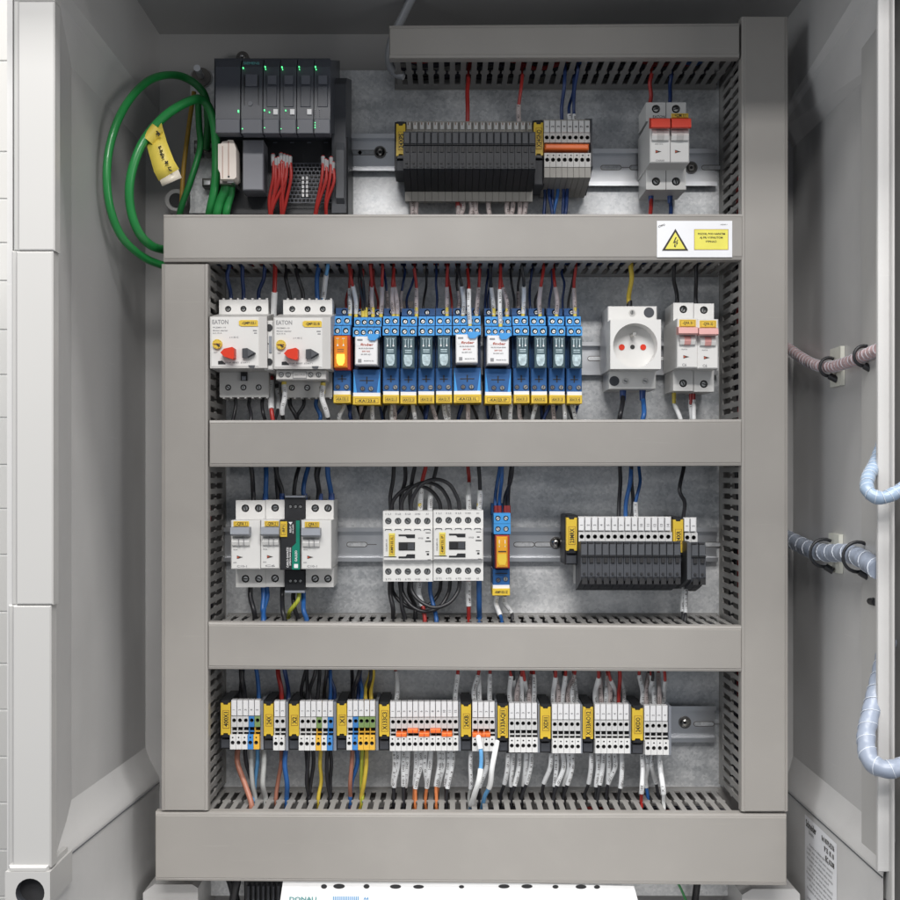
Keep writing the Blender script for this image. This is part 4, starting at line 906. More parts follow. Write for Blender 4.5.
def ribbon(mb, pts, half, m, th=0.0003, ax=(0,1,0)):
    vs = []; n = len(pts)
    for i,(p,w) in enumerate(zip(pts,half)):
        for s_ in (-1,1):
            for q in (-1,1): vs.append(p+w*s_+Vector((0,th*q,0)))
    fs = []
    for i in range(n-1):
        a = i*4; b_ = a+4; fs += [(a,a+2,b_+2,b_),(a+1,b_+1,b_+3,a+3),(a,b_,b_+1,a+1),(a+2,a+3,b_+3,b_+2)]
    fs += [(0,1,3,2),((n-1)*4,(n-1)*4+2,(n-1)*4+3,(n-1)*4+1)]
    mb.add(vs,fs,m,True)
r = thing('tape_tag','yellow tape flag with handwriting wrapped round the inner green loop','tag',W(163,180,120))
tp = [(153,130,118),(158,148,125),(164,166,123),(169,175,121)]; tw = [(8.5,-7),(9,-5.5),(10,-5.5),(10.2,-6)]
t = MB(); ribbon(t,[W(*p) for p in tp],[Vector((a*S(120),0,-c*S(120)))*1.0 for a,c in tw],'tape_yellow')
t.tube([W(148,141,121),W(158,128.5,121)],0.0062,'tape_yellow',16,cap=False)
def scribble(pl):
    for p in pl: t.tube([W(x,y,d) for x,y,d in p],0.0006,'ink',5)
scribble([[(156.5,131,127),(160,134,127),(158,136,127)],[(156,134,127),(160,134,127)],[(161,146,126.5),(158.5,147,126.5),(160,149,126.5)],[(162.5,150,126),(160,151,126),(162,153.5,126),(160,154.5,126)],[(164,154,126),(161.5,155,126),(163.5,157.5,126),(161.5,158.5,126)],[(168,161,125.5),(165,164,125.5)],[(165,161,125.5),(168,163.5,125.5)],[(171,167,124.5),(168,167.5,124.5),(170,170.5,124.5),(172,171,124.5)]])
t.build('yellow_flag',r)
t = MB(); ribbon(t,[W(169,175,121),W(172,182,120)],[Vector((a*S(120),0,-c*S(120))) for a,c in ((9.3,-5.5),(9.8,-4.2))],'tape_clear'); t.build('clear_end',r)
# pale conduit at the top of the duct
cable('grey_conduit','pale conduit curving down from the cabinet roof into the left end of the top duct',[(416,-10,60),(404,14,50),(392,40,40),(389,60,35),(394,72,38),(404,76,40)],0.0040,'conduit_grey')

# ------------------------------------------------------------------ spiral wrapped looms on the right wall
def loom(label, pts, r, m, edge, rings=22, name='wire_loom', bump=.0005):
    P = smooth([W(*p) for p in pts],14); n = len(P)
    L = [0]
    for i in range(1,n): L.append(L[-1]+(P[i]-P[i-1]).length)
    mb = MB(); rs = [r*(1+.05*math.sin(L[i]*2*math.pi/.012)) for i in range(n)]
    mb.tube(P,rs,m,16); o = tag(mb.build(name),label,'wire loom','spiral wrapped looms')
    # helical edge of the wrap
    H = []; pitch = L[-1]/rings; up = None
    for k in range(rings*14+1):
        s_ = L[-1]*k/(rings*14); i = 1
        while i < n-1 and L[i] < s_: i += 1
        f = (s_-L[i-1])/max(1e-9,L[i]-L[i-1]); p = P[i-1].lerp(P[i],f); t = (P[i]-P[i-1]).normalized()
        if up is None: up = t.orthogonal().normalized()
        up = (up-t*up.dot(t)).normalized(); w = t.cross(up); a = 2*math.pi*s_/pitch
        H.append(p+(up*math.cos(a)+w*math.sin(a))*(r*1.03))
    e = MB(); e.tube(H,r*0.05,edge,5); e.build('wrap_edge',o)
    return o
def wd(px, off): return 1000*(D-(0.3455-off)*F/(px-CX))
def onwall(pts, off): return [(x,y,wd(x,off)) for x,y in pts]
loom('thin pinkish spiral-wrapped loom, the upper one clipped to the right wall',onwall([(788,348),(799,356),(813,364),(829,367),(846,363),(861,357),(880,349)],.0095),0.0050,'spiral_pink','spiral_edge',30)
loom('thick grey spiral-wrapped loom, the lower one clipped to the right wall',onwall([(785,537),(799,544),(812,550),(828,553),(845,553),(861,558),(878.6,570)],.0125),0.0075,'spiral_grey','spiral_edge',12)
loom('short light blue spiral-wrapped loom hooking round the right post at mid height',[(884,440,214),(876,462,228),(868,478,246),(868,491,258),(880,498,262),(895,493,262),(912,482,260)],0.0050,'spiral_blue','spiral_edge',20)
loom('thick blue grey spiral-wrapped loom curling round the right post near the bottom',[(888,640,205),(880,676,222),(871,712,236),(866,738,248),(870,760,260),(884,769,266),(900,767,266),(915,760,262)],0.0068,'spiral_grey','spiral_edge',13)
def wall_mount(label, px, py, d, r):
    o = thing('cable_tie_mount',label,'cable tie mount',Vector((0.3455,-d/1000,Z(py,d)-.018)),'tie mounts on the right wall')
    z = Z(py,d); mb = MB(); hexa(mb,[Vector((0.3415,-(d-14)/1000,z-.017)),Vector((0.3415,-(d+14)/1000,z-.017)),Vector((0.3415,-(d+14)/1000,z+.017)),Vector((0.3415,-(d-14)/1000,z+.017)),
        Vector((0.3452,-(d-14)/1000,z-.017)),Vector((0.3452,-(d+14)/1000,z-.017)),Vector((0.3452,-(d+14)/1000,z+.017)),Vector((0.3452,-(d-14)/1000,z+.017))],'tie_mount')
    mb.build('mount_base',o)
    t = MB(); c = W(px,py,d); pts = []
    for k in range(15):
        a = math.radians(60+k*16); pts.append(Vector((c.x+r*1.22*math.cos(a), c.y-.0, c.z+r*1.22*math.sin(a))))
    t.tube(pts,.0015,'black_plastic',6); e = pts[-1]; t.tube([Vector((e.x-.002,e.y-.001,e.z)),Vector((e.x+.004,e.y-.004,e.z-.004))],.0030,'black_plastic',8); t.build('tie_strap',o)
wall_mount('white tie mount under the thin pink loom, nearer the mounting plate',829,367,wd(829,.0095),.0066)
wall_mount('white tie mount under the thin pink loom, beside the front post',864,356,wd(864,.0095),.0066)
wall_mount('white tie mount under the thick grey loom, nearer the mounting plate',824,553,wd(824,.0125),.0100)
wall_mount('white tie mount under the thick grey loom, beside the front post',858,557,wd(858,.0125),.0100)

# ------------------------------------------------------------------ stickers
r = thing('warning_sticker','white sticker with yellow high-voltage triangle and yellow text panel on the second duct','sticker',W(694,257,93))
mb = MB(); mb.box(657,220.8,732.3,257.3,92.3,92.9,'sticker',.1); mb.text('CWU',661.5,225.7,2,93.1,'ink',0.35); mb.text('NEZAM 11',724,224.5,1.1,93.1,'ink_grey'); mb.build('backing',r)
mb = MB(); mb.poly([(675.4,228.8),(688.3,250.6),(662,250.6)],92.9,93.3,'ink'); mb.poly([(675.4,232.2),(685.2,249),(665.3,249)],93.2,93.6,'sticker_yellow')
mb.poly([(675.6,237),(673,243.2),(675,242.6),(674,246.4),(675.8,247.5),(674.6,243.8),(676.6,241),(674.8,241.4),(676.8,237.2)],93.5,93.8,'ink'); mb.poly([(677.4,239.5),(675.8,244),(677,243.6),(675.2,247.6),(678.3,242.4),(677,242.8),(678.2,239.7)],93.5,93.8,'ink'); mb.build('triangle',r)
mb = MB(); mb.box(694.2,229.2,728.4,249.8,92.9,93.2,'ink_brown',0); mb.box(694.6,229.6,728,249.4,93.1,93.4,'sticker_yellow',0)
mb.text('POZOR, POD NAPATIM',711.5,234,1.9,93.6,'ink',w=27); mb.text('AJ PRI VYPNUTOM',711.2,237.9,1.9,93.6,'ink',w=23); mb.text('VYPINACI',711,241.5,1.9,93.6,'ink',w=11); mb.build('text_panel',r)
# rating plate on the right lower cheek (plane x = 0.336)
r = thing('rating_plate','white printed rating label on the lower right cheek of the cabinet','label',Vector((0.3355,-.10,-.44)))
mb = MB()
def cheek(d0,z0,d1,z1,m,o=0.0003):
    x = 0.336-o; mb.add([Vector((x,-d0/1000,z0)),Vector((x,-d1/1000,z0)),Vector((x,-d1/1000,z1)),Vector((x,-d0/1000,z1))],[(0,1,2,3)],m)
cheek(38,-.432,128,-.318,'sticker')
def ctext(t,dc,zc,h,w,m='ink_grey'):
    vs,fs,x0,x1,y0,y1 = text_mesh(t); mb.add([Vector((0.3354,-(dc/1000+(v.x-(x0+x1)/2)*w/(x1-x0)),zc+(v.y-(y0+y1)/2)*h/.7)) for v in vs],fs,m)
ctext('Schneider',57,-.3245,.0065,.030,'ink'); ctext('Electric',58,-.331,.003,.014); ctext('Ref. NSYPLAZ106',105,-.3245,.0045,.034,'ink'); ctext('IP 55  IK 10',108,-.332,.0045,.026,'ink'); ctext('IEC 62208',110,-.3395,.0045,.024,'ink')
for k in range(16):
    z = -.342-k*.0046
    if k == 10: continue
    ctext('Un 1000 V  armoire  cabinet  Schrank  armario  instruction %d0'%k if k%3 else 'Protection et installation selon norme',80+(k%2)*2,z,.0024,.072 if k%4 else .055)
ctext('CE',48,-.420,.010,.012,'ink'); ctext('Made in EU  1004  X',88,-.426,.004,.046,'ink')
mb.build('printed_face',r)
r = thing('black_clip','small black clip on the right inner wall below the thick grey loom','clip',Vector((.343,-.2,Z(604,200))))
mb = MB(); mb.tube([W(871,601,wd(871,.004)),W(876,602,wd(876,.006))],.0035,'black_plastic',8); mb.tube([W(874,598,wd(874,.006)),W(875,605,wd(875,.006))],.002,'black_plastic',6); mb.build('clip_body',r)
# vent-like print high on the right wall
r = thing('small_print_mark','short column of black dots printed high on the right inner wall','marking',Vector((.345,-.19,Z(138,178))))
mb = MB()
for k in range(5): mb.add([Vector((0.3452,-(190-k*3)/1000+a,Z(124+k*5,180)+c)) for a,c in ((-.0012,-.0009),(.0012,-.0009),(.0012,.0011),(-.0012,.0011))],[(0,1,2,3)],'ink')
mb.build('dots',r)
r = thing('plastic_clip','small cream plastic clip on the plate just above the relay row','clip',W(406,312,0))
mb = MB(); mb.box(400,301,413,313,0.2,5,'connector_cream',.8); mb.build('clip_body',r)
mb = MB(); mb.box(402.5,305,410.5,308.5,5,8,'connector_cream',.6); mb.build('strap_loop',r)
# ------------------------------------------------------------------ document pocket and things under the lowest duct
r = thing('document_pocket','white punched document pocket standing under the lowest duct','document pocket',W(460,905,90))
mb = MB(); pts = [(283,881),(300,879.8),(420,880.5),(530,883.2),(634,886.2),(646,930),(276,930)]
mb.poly(pts,88,89,'paper_white',True)
for hx,hy,w,h in ((324,886.5,3,2.2),(339,886.3,5.8,2.4),(366.5,886.4,3,2.2),(395.5,886.6,5.6,2.1),(418.5,886.8,5.4,1.9),(461.5,886.8,2.6,1.6),(504,886.4,5.6,2),(527,886.4,5.6,2),(555.5,886.8,3,1.8),(581,886.8,5.5,2.1),(597,887,3,1.8)):
    mb.poly([(hx+w*math.cos(2*math.pi*k/14),hy+h*math.sin(2*math.pi*k/14)) for k in range(14)],88.9,89.3,'hole_dark')
mb.text('DONAU',303,899,4,89.4,'teal_print',w=27); mb.build('pocket_sheet',r)
mb = MB()
for k in range(14): mb.box(333+k*1.9,896.5,334+k*1.9,902,89,89.3,'wire_lightblue',0)
mb.text('A4',366,898.5,3,89.4,'wire_lightblue'); mb.build('printed_strip',r)
for i,(x0,x1,dd_,rr) in enumerate(((226,238,20,.004),(240,232,35,.004),(250,262,10,.003),(668,690,30,.0012),(700,694,12,.0035))):
    cable('power_cable' if i<3 else 'earth_wire','%s below the lowest duct, %s'%(('black cable','black cable','dark thin cable','green thin earth wire','dark cable')[i],('left of the document pocket, nearest the duct end','left of the document pocket, middle one','left of the document pocket, touching it','right of the document pocket','near the right end')[i]),
          [(x0,870,dd_),((x0+x1)/2,885,dd_+8),(x1,910,dd_)],rr,'cable_green' if i==3 else 'wire_black')
r = thing('lower_terminal_base','black ridged terminal base below the duct, left of the document pocket','terminal base',W(262,905,0))
mb = MB(); mb.box(244,880,282,925,3,40,'black_plastic',1)
for k in range(7): mb.box(247+k*5,886,249.5+k*5,925,40,46,'charcoal',.5)
mb.build('ridged_block',r)
r = thing('floor_ledge','pale moulded ledge at the foot of the cabinet on the left','ledge',W(160,905,60))
mb = MB(); mb.poly([(143,893),(154,884.5),(192,884.5),(198,888),(198,930),(143,930)],-20,60,'cabinet_grey'); mb.build('ledge_block',r)
r = thing('floor_ledge','pale moulded ledge at the foot of the cabinet on the right','ledge',W(770,905,60))
mb = MB(); mb.poly([(742,895),(752,889),(795,889),(800,894),(800,930),(742,930)],-20,55,'cabinet_grey'); mb.build('ledge_block',r)

# ------------------------------------------------------------------ wires
WIRES = []      # (place, colour words, x, builder args) collected first so that labels can count
CW = {'wire_red':'red','wire_black':'black','wire_navy':'dark blue','wire_blue':'blue','wire_lightblue':'light blue','wire_brown':'brown','wire_orange':'orange','wire_grey':'grey','wire_yellow':'yellow','wire_white':'white','wire_greenyellow':'green-yellow'}
def snap(x): return round(x/0.010)*0.010
def wire(place, xd, yd, dd_, key, xw, col, sleeve=None, r=1.5, ferrule=None, dw=None, sm='sleeve_white', bow=None, mid=None):
    """from a device (px xd,yd at depth dd_) to the duct wall 'key' near px xw"""
    WIRES.append(dict(place=place,xd=xd,yd=yd,dd=dd_,key=key,xw=xw,col='wire_'+col,sl=sleeve,r=r/1000,fe=ferrule,dw=dw,sm=sm,bow=bow,mid=mid))
SL = ['X133C3:','-KA133.1','XDI1:','A133:12','-QFA:','24XB:','133AO1:','-KMP:A1','24XDO:']
def sleeve_print(m, R_, r):
    L = [0]
    for i in range(1,len(R_)): L.append(L[-1]+(R_[i]-R_[i-1]).length)
    txt = random.choice(SL)+str(random.randint(1,14)); pos = random.uniform(.001,.004); down = R_[0].z > R_[-1].z
    side = random.uniform(-.45,.45); k = 0
    if down: R_ = R_[::-1]
    while pos < L[-1]-.0015:
        ch = txt[k%len(txt)]; k += 1
        i = 1
        while i < len(L)-1 and abs(L[i]) < pos: i += 1
        Lr = [L[-1]-q for q in L[::-1]] if down else L
        i = 1
        while i < len(Lr)-1 and Lr[i] < pos: i += 1
        f = (pos-Lr[i-1])/max(1e-9,Lr[i]-Lr[i-1]); p = R_[i-1].lerp(R_[i],f); t = (R_[i]-R_[i-1]).normalized()
        vs,fs,x0,x1,y0,y1 = text_mesh(ch)
        if vs and ch != ' ':
            n = Vector((math.sin(side),-math.cos(side),0)); w = t.cross(n).normalized(); sc_ = .0019/.70
            m.add([p+n*(r+.00006)+t*((v.x-(x0+x1)/2)*sc_)-w*((v.y-.35)*sc_)*(1) + n*(-(abs((v.y-.35)*sc_)**2)/(2*r)) for v in vs],fs,'ink')
        pos += .0017
        if k%len(txt) == 0: pos += .003
def build_wires():
    cnt = {}
    for w in WIRES: 
        w['kind'] = CW[w['col']]+(' white-sleeved wire' if w['sl'] and w['sm']=='sleeve_white' else ' pink-sleeved wire' if w['sl'] else ' plain wire')
        cnt.setdefault((w['place'],w['kind']),[]).append(w)
    for (pl,kd),L in cnt.items():
        L.sort(key=lambda q:q['xd'])
        for i,w in enumerate(L): w['label'] = ('%s %s'%(kd,pl)) if len(L)==1 else '%s %s from left, %s'%(ordw[i],kd,pl)
    for w in WIRES:
        zw = WALLZ[w['key']]; top = w['key'][1]=='b'      # duct above the device
        sgn = 1 if top else -1
        dw = w['dw'] if w['dw'] is not None else random.uniform(30,60)
        a = W(w['xd'],w['yd'],w['dd']); xe = snap(X(w['xw'],dw))
        e = Vector((xe+random.uniform(-.0008,.0008),-dw/1000,zw)); span = abs(e.z-a.z)
        bow = w['bow'] if w['bow'] is not None else random.uniform(-5,9)
        P = [a-Vector((0,0,sgn*.004)),a,a+Vector((random.uniform(-.0012,.0012),-bow*.4/1000,sgn*span*.3))]
        if w['mid']: P.append(W(*w['mid']))
        else: P.append(a.lerp(e,.66)+Vector((random.uniform(-.0015,.0015),-bow/1000,0)))
        P += [e-Vector((0,0,sgn*span*.06)),e+Vector((0,0,sgn*.006)),e+Vector((random.uniform(-.006,.006),.004,sgn*.018))]
        Q = smooth(P,5); mb = MB(); mb.tube(Q,w['r'],w['col'],8)
        o = mb.build('wire'); tag(o,w['label'],'wire','wires '+w['place'])
        if w['fe']:
            m = MB(); m.tube([a-Vector((0,0,sgn*.003)),a+Vector((0,0,sgn*.007))],[w['r']*1.35,w['r']*1.15],w['fe'],8); m.build('ferrule',o)
        if w['sl']:
            s0,s1 = w['sl']; zz = [a.z+(e.z-a.z)*s0, a.z+(e.z-a.z)*s1]
            lo,hi = min(zz),max(zz); seg = [p for p in Q[3:] if lo <= p.z <= hi]
            # resample by interpolation so the sleeve has clean ends
            R = []
            N = 9
            for k in range(N+1):
                zt = zz[0]+(zz[1]-zz[0])*k/N
                for i in range(5,len(Q)-1):
                    if (Q[i].z-zt)*(Q[i+1].z-zt) <= 0 and abs(Q[i+1].z-Q[i].z) > 1e-7:
                        f = (zt-Q[i].z)/(Q[i+1].z-Q[i].z); R.append(Q[i].lerp(Q[i+1],f)); break
            if len(R) > 2: m = MB(); m.tube(R,w['r']*1.42,w['sm'],12); sleeve_print(m,R,w['r']*1.42); m.build('printed_sleeve',o)
# -- top row, from the top duct
p = 'above the top-row terminals'
wire(p,467.5,123,40,'Ab',467,'red',r=2.0,bow=2); wire(p,519,122,40,'Ab',520,'red',(0,.35),r=1.6,sm='sleeve_pink')
wire(p,562,122,42,'Ab',565,'navy',r=1.7); wire(p,570,122,42,'Ab',575,'navy',(0,.16),r=1.5); wire(p,574.5,122,42,'Ab',575,'navy',(0,.16),r=1.5)
p = 'above the orange-toggled two-pole switch'
wire(p,650,104,40,'Ab',648,'red',r=1.9); wire(p,670,104,40,'Ab',670,'navy',r=1.9)
p = 'below the long top fuse strip'
for i,x in enumerate((411.5,416.5,457.5,462.5,470.5,476,488.5,507.5,513,519.5,526)):
    wire(p,x,200,32,'Bt',x-1,'black' if i not in (2,3) else 'red',(0,.8) if i!=2 else (.2,.8),r=1.6,sm='sleeve_pink',dw=34,ferrule='ferrule_red' if i in (2,3) else None,bow=0)
p = 'below the terminals with long orange jumper'
for x in (544,550,553.5,557.5,562.5,567.5): wire(p,x,178,30,'Bt',x-1,'navy' if x!=557.5 else 'blue',r=1.6,dw=34)
p = 'below the orange-toggled two-pole switch'
wire(p,651,196,24,'Bt',650,'red',r=2,dw=30,ferrule='ferrule_blue'); wire(p,670,196,24,'Bt',670,'navy',r=2,dw=30,ferrule='ferrule_blue')
# red wires of the controller
p = 'below the controller, left bunch'
for i,(x,xe,y) in enumerate(((273,266,158),(276,268,162),(278.5,271.5,161),(281,275,157),(284,278,158),(287,281,159),(290,284,160),(286,274,165),(282,279.5,166))): wire(p,x,y,84,'Bt',xe,'red',r=1.55,dw=72,ferrule='ferrule_grey',bow=2)
p = 'below the controller, right bunch'
for x,xe,y in ((323,310,160),(325.5,313,163),(327,317,164),(331,322,161),(333,325,166)): wire(p,x,y,84,'Bt',xe,'red',r=1.5,dw=72,ferrule='ferrule_grey',bow=2)
# -- relay row top
p = 'above the left motor breaker'
for x,xe in ((231,228),(243.5,242),(259,263)): wire(p,x,301,40,'Bb',xe,'navy',r=1.9)
wire('above the gap between both motor breakers',274.5,335,38,'Bb',276,'red',(0,.62),r=2.1,dw=50)
p = 'above the right motor breaker'
wire(p,290.5,302,40,'Bb',289,'black',r=1.9); wire(p,303,302,40,'Bb',302,'black',r=1.9); wire(p,318,302,40,'Bb',320,'blue',r=2.2); wire(p,323,302,42,'Bb',329,'lightblue',(.1,.75),r=1.7,dw=58)
p = 'above the left half of the relays'
for x,xe,c,s_ in ((350,348,'red',1),(356,350,'red',1),(363,362,'black',0),(366,364,'black',0),(373,372,'red',1),(381,383,'red',1),(393.5,395,'red',1),(397.5,397,'red',1),(416.5,415,'red',1),(430,417,'red',0)):
    if x == 430: continue
    wire(p,x,315,38,'Bb',xe,c,(0.02,.58) if s_ else None,r=1.45,ferrule='ferrule_yellow',sm='sleeve_pink' if x%2 else 'sleeve_white',dw=random.uniform(38,58))
p = 'above the middle relays'
for x,xe,c,s_,y in ((447,446,'red',1,315),(463,459,'black',1,316),(470,469,'red',1,325),(476.5,479,'red',1,316),(494,491,'black',1,316),(500.5,501,'red',1,325),(507,502,'red',1,316)):
    wire(p,x,y,38 if y<320 else 52,'Bb',xe,c,(0.02,.6),r=1.45,ferrule='ferrule_yellow',sm='sleeve_white' if y>320 or x in (463,494) else 'sleeve_pink',dw=random.uniform(40,58))
p = 'above the rightmost four relays'
for x,xe,c in ((523,524,'black'),(540,545,'red'),(556.5,556,'red'),(575,578,'red')): wire(p,x,315,38,'Bb',xe,c,(0.02,.58),r=1.45,ferrule='ferrule_yellow',sm='sleeve_pink' if c=='red' else 'sleeve_white',dw=random.uniform(40,56))
for pl,xs in (('above the left half of the relays',(347,353,360,369,378,388,402,408,423,436)),('above the middle relays',(452,458,467,485,489)),('above the rightmost four relays',(514,518,531,536,549,563,568))):
    for i,x in enumerate(xs):
        c = ('navy','black','red','navy','black')[(i+int(x))%5]
        wire(pl,x,312,26,'Bb',x+random.uniform(-4,4),c,(0.0,.5) if (i+int(x))%3==0 else None,r=1.2,ferrule=None,dw=random.uniform(22,34),sm='sleeve_pink')
wire('above the socket outlet',629.5,308,36,'Bb',632,'yellow',r=2.2,ferrule='wire_black')
p = 'above the pink-toggle breakers'
wire(p,677,305,36,'Bb',675,'black',r=1.9,dw=50); wire(p,696,305,36,'Bb',697,'black',r=1.9,dw=52)
# -- relay row bottom
p = 'below the left motor breaker'
for x,xe in ((235,238),(250,249),(263,261)): wire(p,x,396,38,'Ct',xe,'black',r=1.7)
wire('below the gap between both motor breakers',271,380,36,'Ct',272,'red',(0,.68),r=2,ferrule='ferrule_red'); wire('below the gap between both motor breakers',277,388,34,'Ct',276,'black',(0,.6),r=1.5)
p = 'below the right motor breaker'
wire(p,284,385,62,'Ct',284,'black',(0,.75),r=1.7,ferrule='ferrule_yellow',bow=4,dw=55); wire(p,290,397,38,'Ct',296,'black',r=2); wire(p,303.5,397,38,'Ct',303,'black',r=1.7); wire(p,317,397,38,'Ct',316,'blue',r=1.9); wire(p,323,386,62,'Ct',326,'black',(0,.8),r=1.8,ferrule='ferrule_yellow',bow=4,dw=55)
k = 0
for pl,xs in (('below the left half of the relays',(344,350,362,366,373,391,395,410,413,428,432,444,449)),('below the middle relays',(463,468,493,497)),('below the rightmost four relays',(512,519,531,536,549,553,564,572))):
    for x in xs:
        k += 1
        if k%2: wire(pl,x,399,42,'Ct',x-1,'black',(0.0,.9),r=1.4,dw=40,sm='sleeve_white' if k%4==1 else 'sleeve_pink')
        else: wire(pl,x,399,38,'Ct',x-1.5,'navy' if k%4 else 'black',r=1.6,dw=38) if k%6 else wire(pl,x,399,42,'Ct',x,'grey',(0.0,.95),r=1.4,dw=42)
for pl,xs in (('below the left half of the relays',(347,358,379,386,402,420,425,439)),('below the middle relays',(460,472,488,501)),('below the rightmost four relays',(516,524,540,545,557,568,577))):
    for i,x in enumerate(xs): wire(pl,x,396,30,'Ct',x+random.uniform(-3,3),('navy','black')[i%2],r=1.4,dw=28)
p = 'below the socket outlet'
wire(p,623,393,34,'Ct',619,'black',r=2.3,ferrule='ferrule_blue'); wire(p,642.5,393,34,'Ct',641,'blue',r=2.3,ferrule='ferrule_blue')
p = 'below the pink-toggle breakers'
wire(p,674,396,26,'Ct',678,'grey',(.1,.95),r=1.5,ferrule='ferrule_yellow'); wire(p,691,397,28,'Ct',690,'grey',(.1,.95),r=1.5,ferrule='ferrule_red'); wire(p,693.5,397,28,'Ct',694,'grey',(.1,.95),r=1.5,ferrule='ferrule_red')
# -- contactor row top
p = 'above the grey-toggle breakers'
for x,xe,c,r_ in ((253.5,255,'black',2.2),(265.5,267,'blue',2.3),(278.5,279,'black',2.2),(282,280,'black',2.1),(294,297,'black',1.9),(304.5,307,'blue',2.2),(318,317,'black',2.3),(320.5,320,'black',2),(331.5,329,'blue',2.4)):
    wire(p,x,501,38,'Cb',xe,c,r=r_,ferrule='ferrule_blue' if c!='black' or x in (282,320.5) else None)
p = 'above the left contactor'
for x,xe in ((391,394),(401,403),(411,414)): wire(p,x,510.5,40,'Cb',xe,'black',r=1.9)
wire(p,420,511,44,'Cb',421,'red',(0,.62),r=1.9,ferrule='ferrule_yellow'); wire(p,430,511,44,'Cb',435,'black',(0,.6),r=1.8)
p = 'above the right contactor'
wire(p,469,511,44,'Cb',467.5,'red',(0,.58),r=1.8,ferrule='ferrule_yellow'); wire(p,479,511,44,'Cb',477,'black',(0,.45),r=1.8,ferrule='ferrule_yellow')
p = 'above the single orange relay'
for x,xe,c in ((496,497,'blue'),(499.5,499,'blue'),(505.5,507,'black'),(508.5,510,'black')): wire(p,x,513,34,'Cb',xe,c,r=1.7,ferrule='ferrule_red')
p = 'above the charcoal-lever fuse terminals'
wire(p,618.5,518,40,'Cb',616.5,'black',r=1.9); wire(p,625.5,518,40,'Cb',628,'blue',r=2.0); wire(p,632,518,40,'Cb',635,'black',r=1.7); wire(p,636,518,42,'Cb',637,'blue',(0,.3),r=1.6); wire(p,683,519,44,'Cb',687,'black',r=1.8,bow=14,mid=(679.5,490,52))
# -- contactor row bottom
p = 'below the grey-toggle breakers'
for x,xe,c,r_ in ((250.5,252,'black',2.3),(263,264,'blue',2.3),(267,265.5,'blue',2.2),(282.5,285,'black',2.2),(294,297,'black',2.1),(303,306,'blue',2.3)): wire(p,x,588,38,'Dt',xe,c,r=r_)
wire(p,299,592,44,'Dt',292,'greenyellow',r=2,bow=8)
p = 'below the left contactor'
for x,xe in ((390,389),(400,400),(410,413)): wire(p,x,581.5,44,'Dt',xe,'black',r=2.1)
wire(p,419.5,581.5,46,'Dt',422,'red',(0,.62),r=1.9); wire(p,430,581.5,46,'Dt',431,'blue',r=2.0)
p = 'below the right contactor'
wire(p,468.5,581.5,46,'Dt',465,'red',(0,.62),r=1.9); wire(p,479,581.5,46,'Dt',477,'blue',r=2.5)
p = 'below the single orange relay'
wire(p,497,596,44,'Dt',496,'blue',(0,.72),r=1.6); wire(p,505,596,44,'Dt',507,'black',(0,.72),r=1.6)
p = 'below the pair of fuse terminals'
wire(p,683.5,580,46,'Dt',681,'black',(0.1,.8),r=1.7); wire(p,686,582,50,'Dt',682,'black',(0.1,.8),r=1.4)
# -- bottom row top
p = 'above the far left bottom strip'
wire(p,240,703,40,'Db',240,'black',r=2.2); wire(p,244.5,703,40,'Db',245,'black',r=2.6); wire(p,259,703,40,'Db',254,'blue',r=2.0)
p = 'above the two-terminal strip'
wire(p,281.5,703,40,'Db',280.5,'red',r=2.2); wire(p,288,703,38,'Db',284,'navy',r=2.0)
p = 'above the six-terminal strip with blue end'
for x,xe,c in ((307,313,'black'),(311,316,'black'),(317,320,'black'),(330,328,'blue'),(334,331,'navy')): wire(p,x,703,40,'Db',xe,c,r=1.8)
p = 'above the strip with three earth terminals'
for x,xe,c in ((354,358,'black'),(358,360,'navy'),(361,362,'blue'),(366,369,'yellow'),(371.5,372,'yellow')): wire(p,x,703,40,'Db',xe,c,r=1.9)
p = 'above the twelve-terminal strip'
wire(p,396,704,42,'Db',398,'red',(0,.68),r=1.6); wire(p,455,704,42,'Db',453,'red',(0,.68),r=1.6)
p = 'above the strip with loose white wires'
for x,xe in ((475,475),(479.5,476),(490,489)): wire(p,x,705,42,'Db',xe,'red',(0,.66),r=1.6)
for pl,xs in (('above the strip tagged X133AQI1',(510.5,517,521.5,529,533)),('above the strip tagged XDI1',(553,557.5,562,569,573)),
              ('above the strip tagged X133AO12',(595.5,601.5,606,609.5)),('above the rightmost bottom strip',(641.5,647,654.5,659.5))):
    for i,x in enumerate(xs): wire(pl,x,706,42,'Db',x+random.uniform(-2,2),'red' if i not in (1,) else 'black',(0,.68),r=1.55,sm='sleeve_pink' if i%2 else 'sleeve_white')
wire('above the strip tagged X133AO12',618.5,706,40,'Db',618,'red',r=1.8)
for pl,xs in (('above the strip tagged X133AQI1',(514,525.5)),('above the strip tagged XDI1',(565.5,577)),('above the strip tagged X133AO12',(598.5,614,624)),('above the rightmost bottom strip',(650.5,663))):
    for i,x in enumerate(xs): wire(pl,x,706,36,'Db',x+random.uniform(-2,2),'black' if i==0 else 'red',(0,.6),r=1.4,sm='sleeve_white')
for x in (352,367.5): wire('above the strip with three earth terminals',x,703,34,'Db',x+3,'black',r=1.7)
for x in (303,324): wire('above the six-terminal strip with blue end',x,703,34,'Db',x+3,'black',r=1.7)
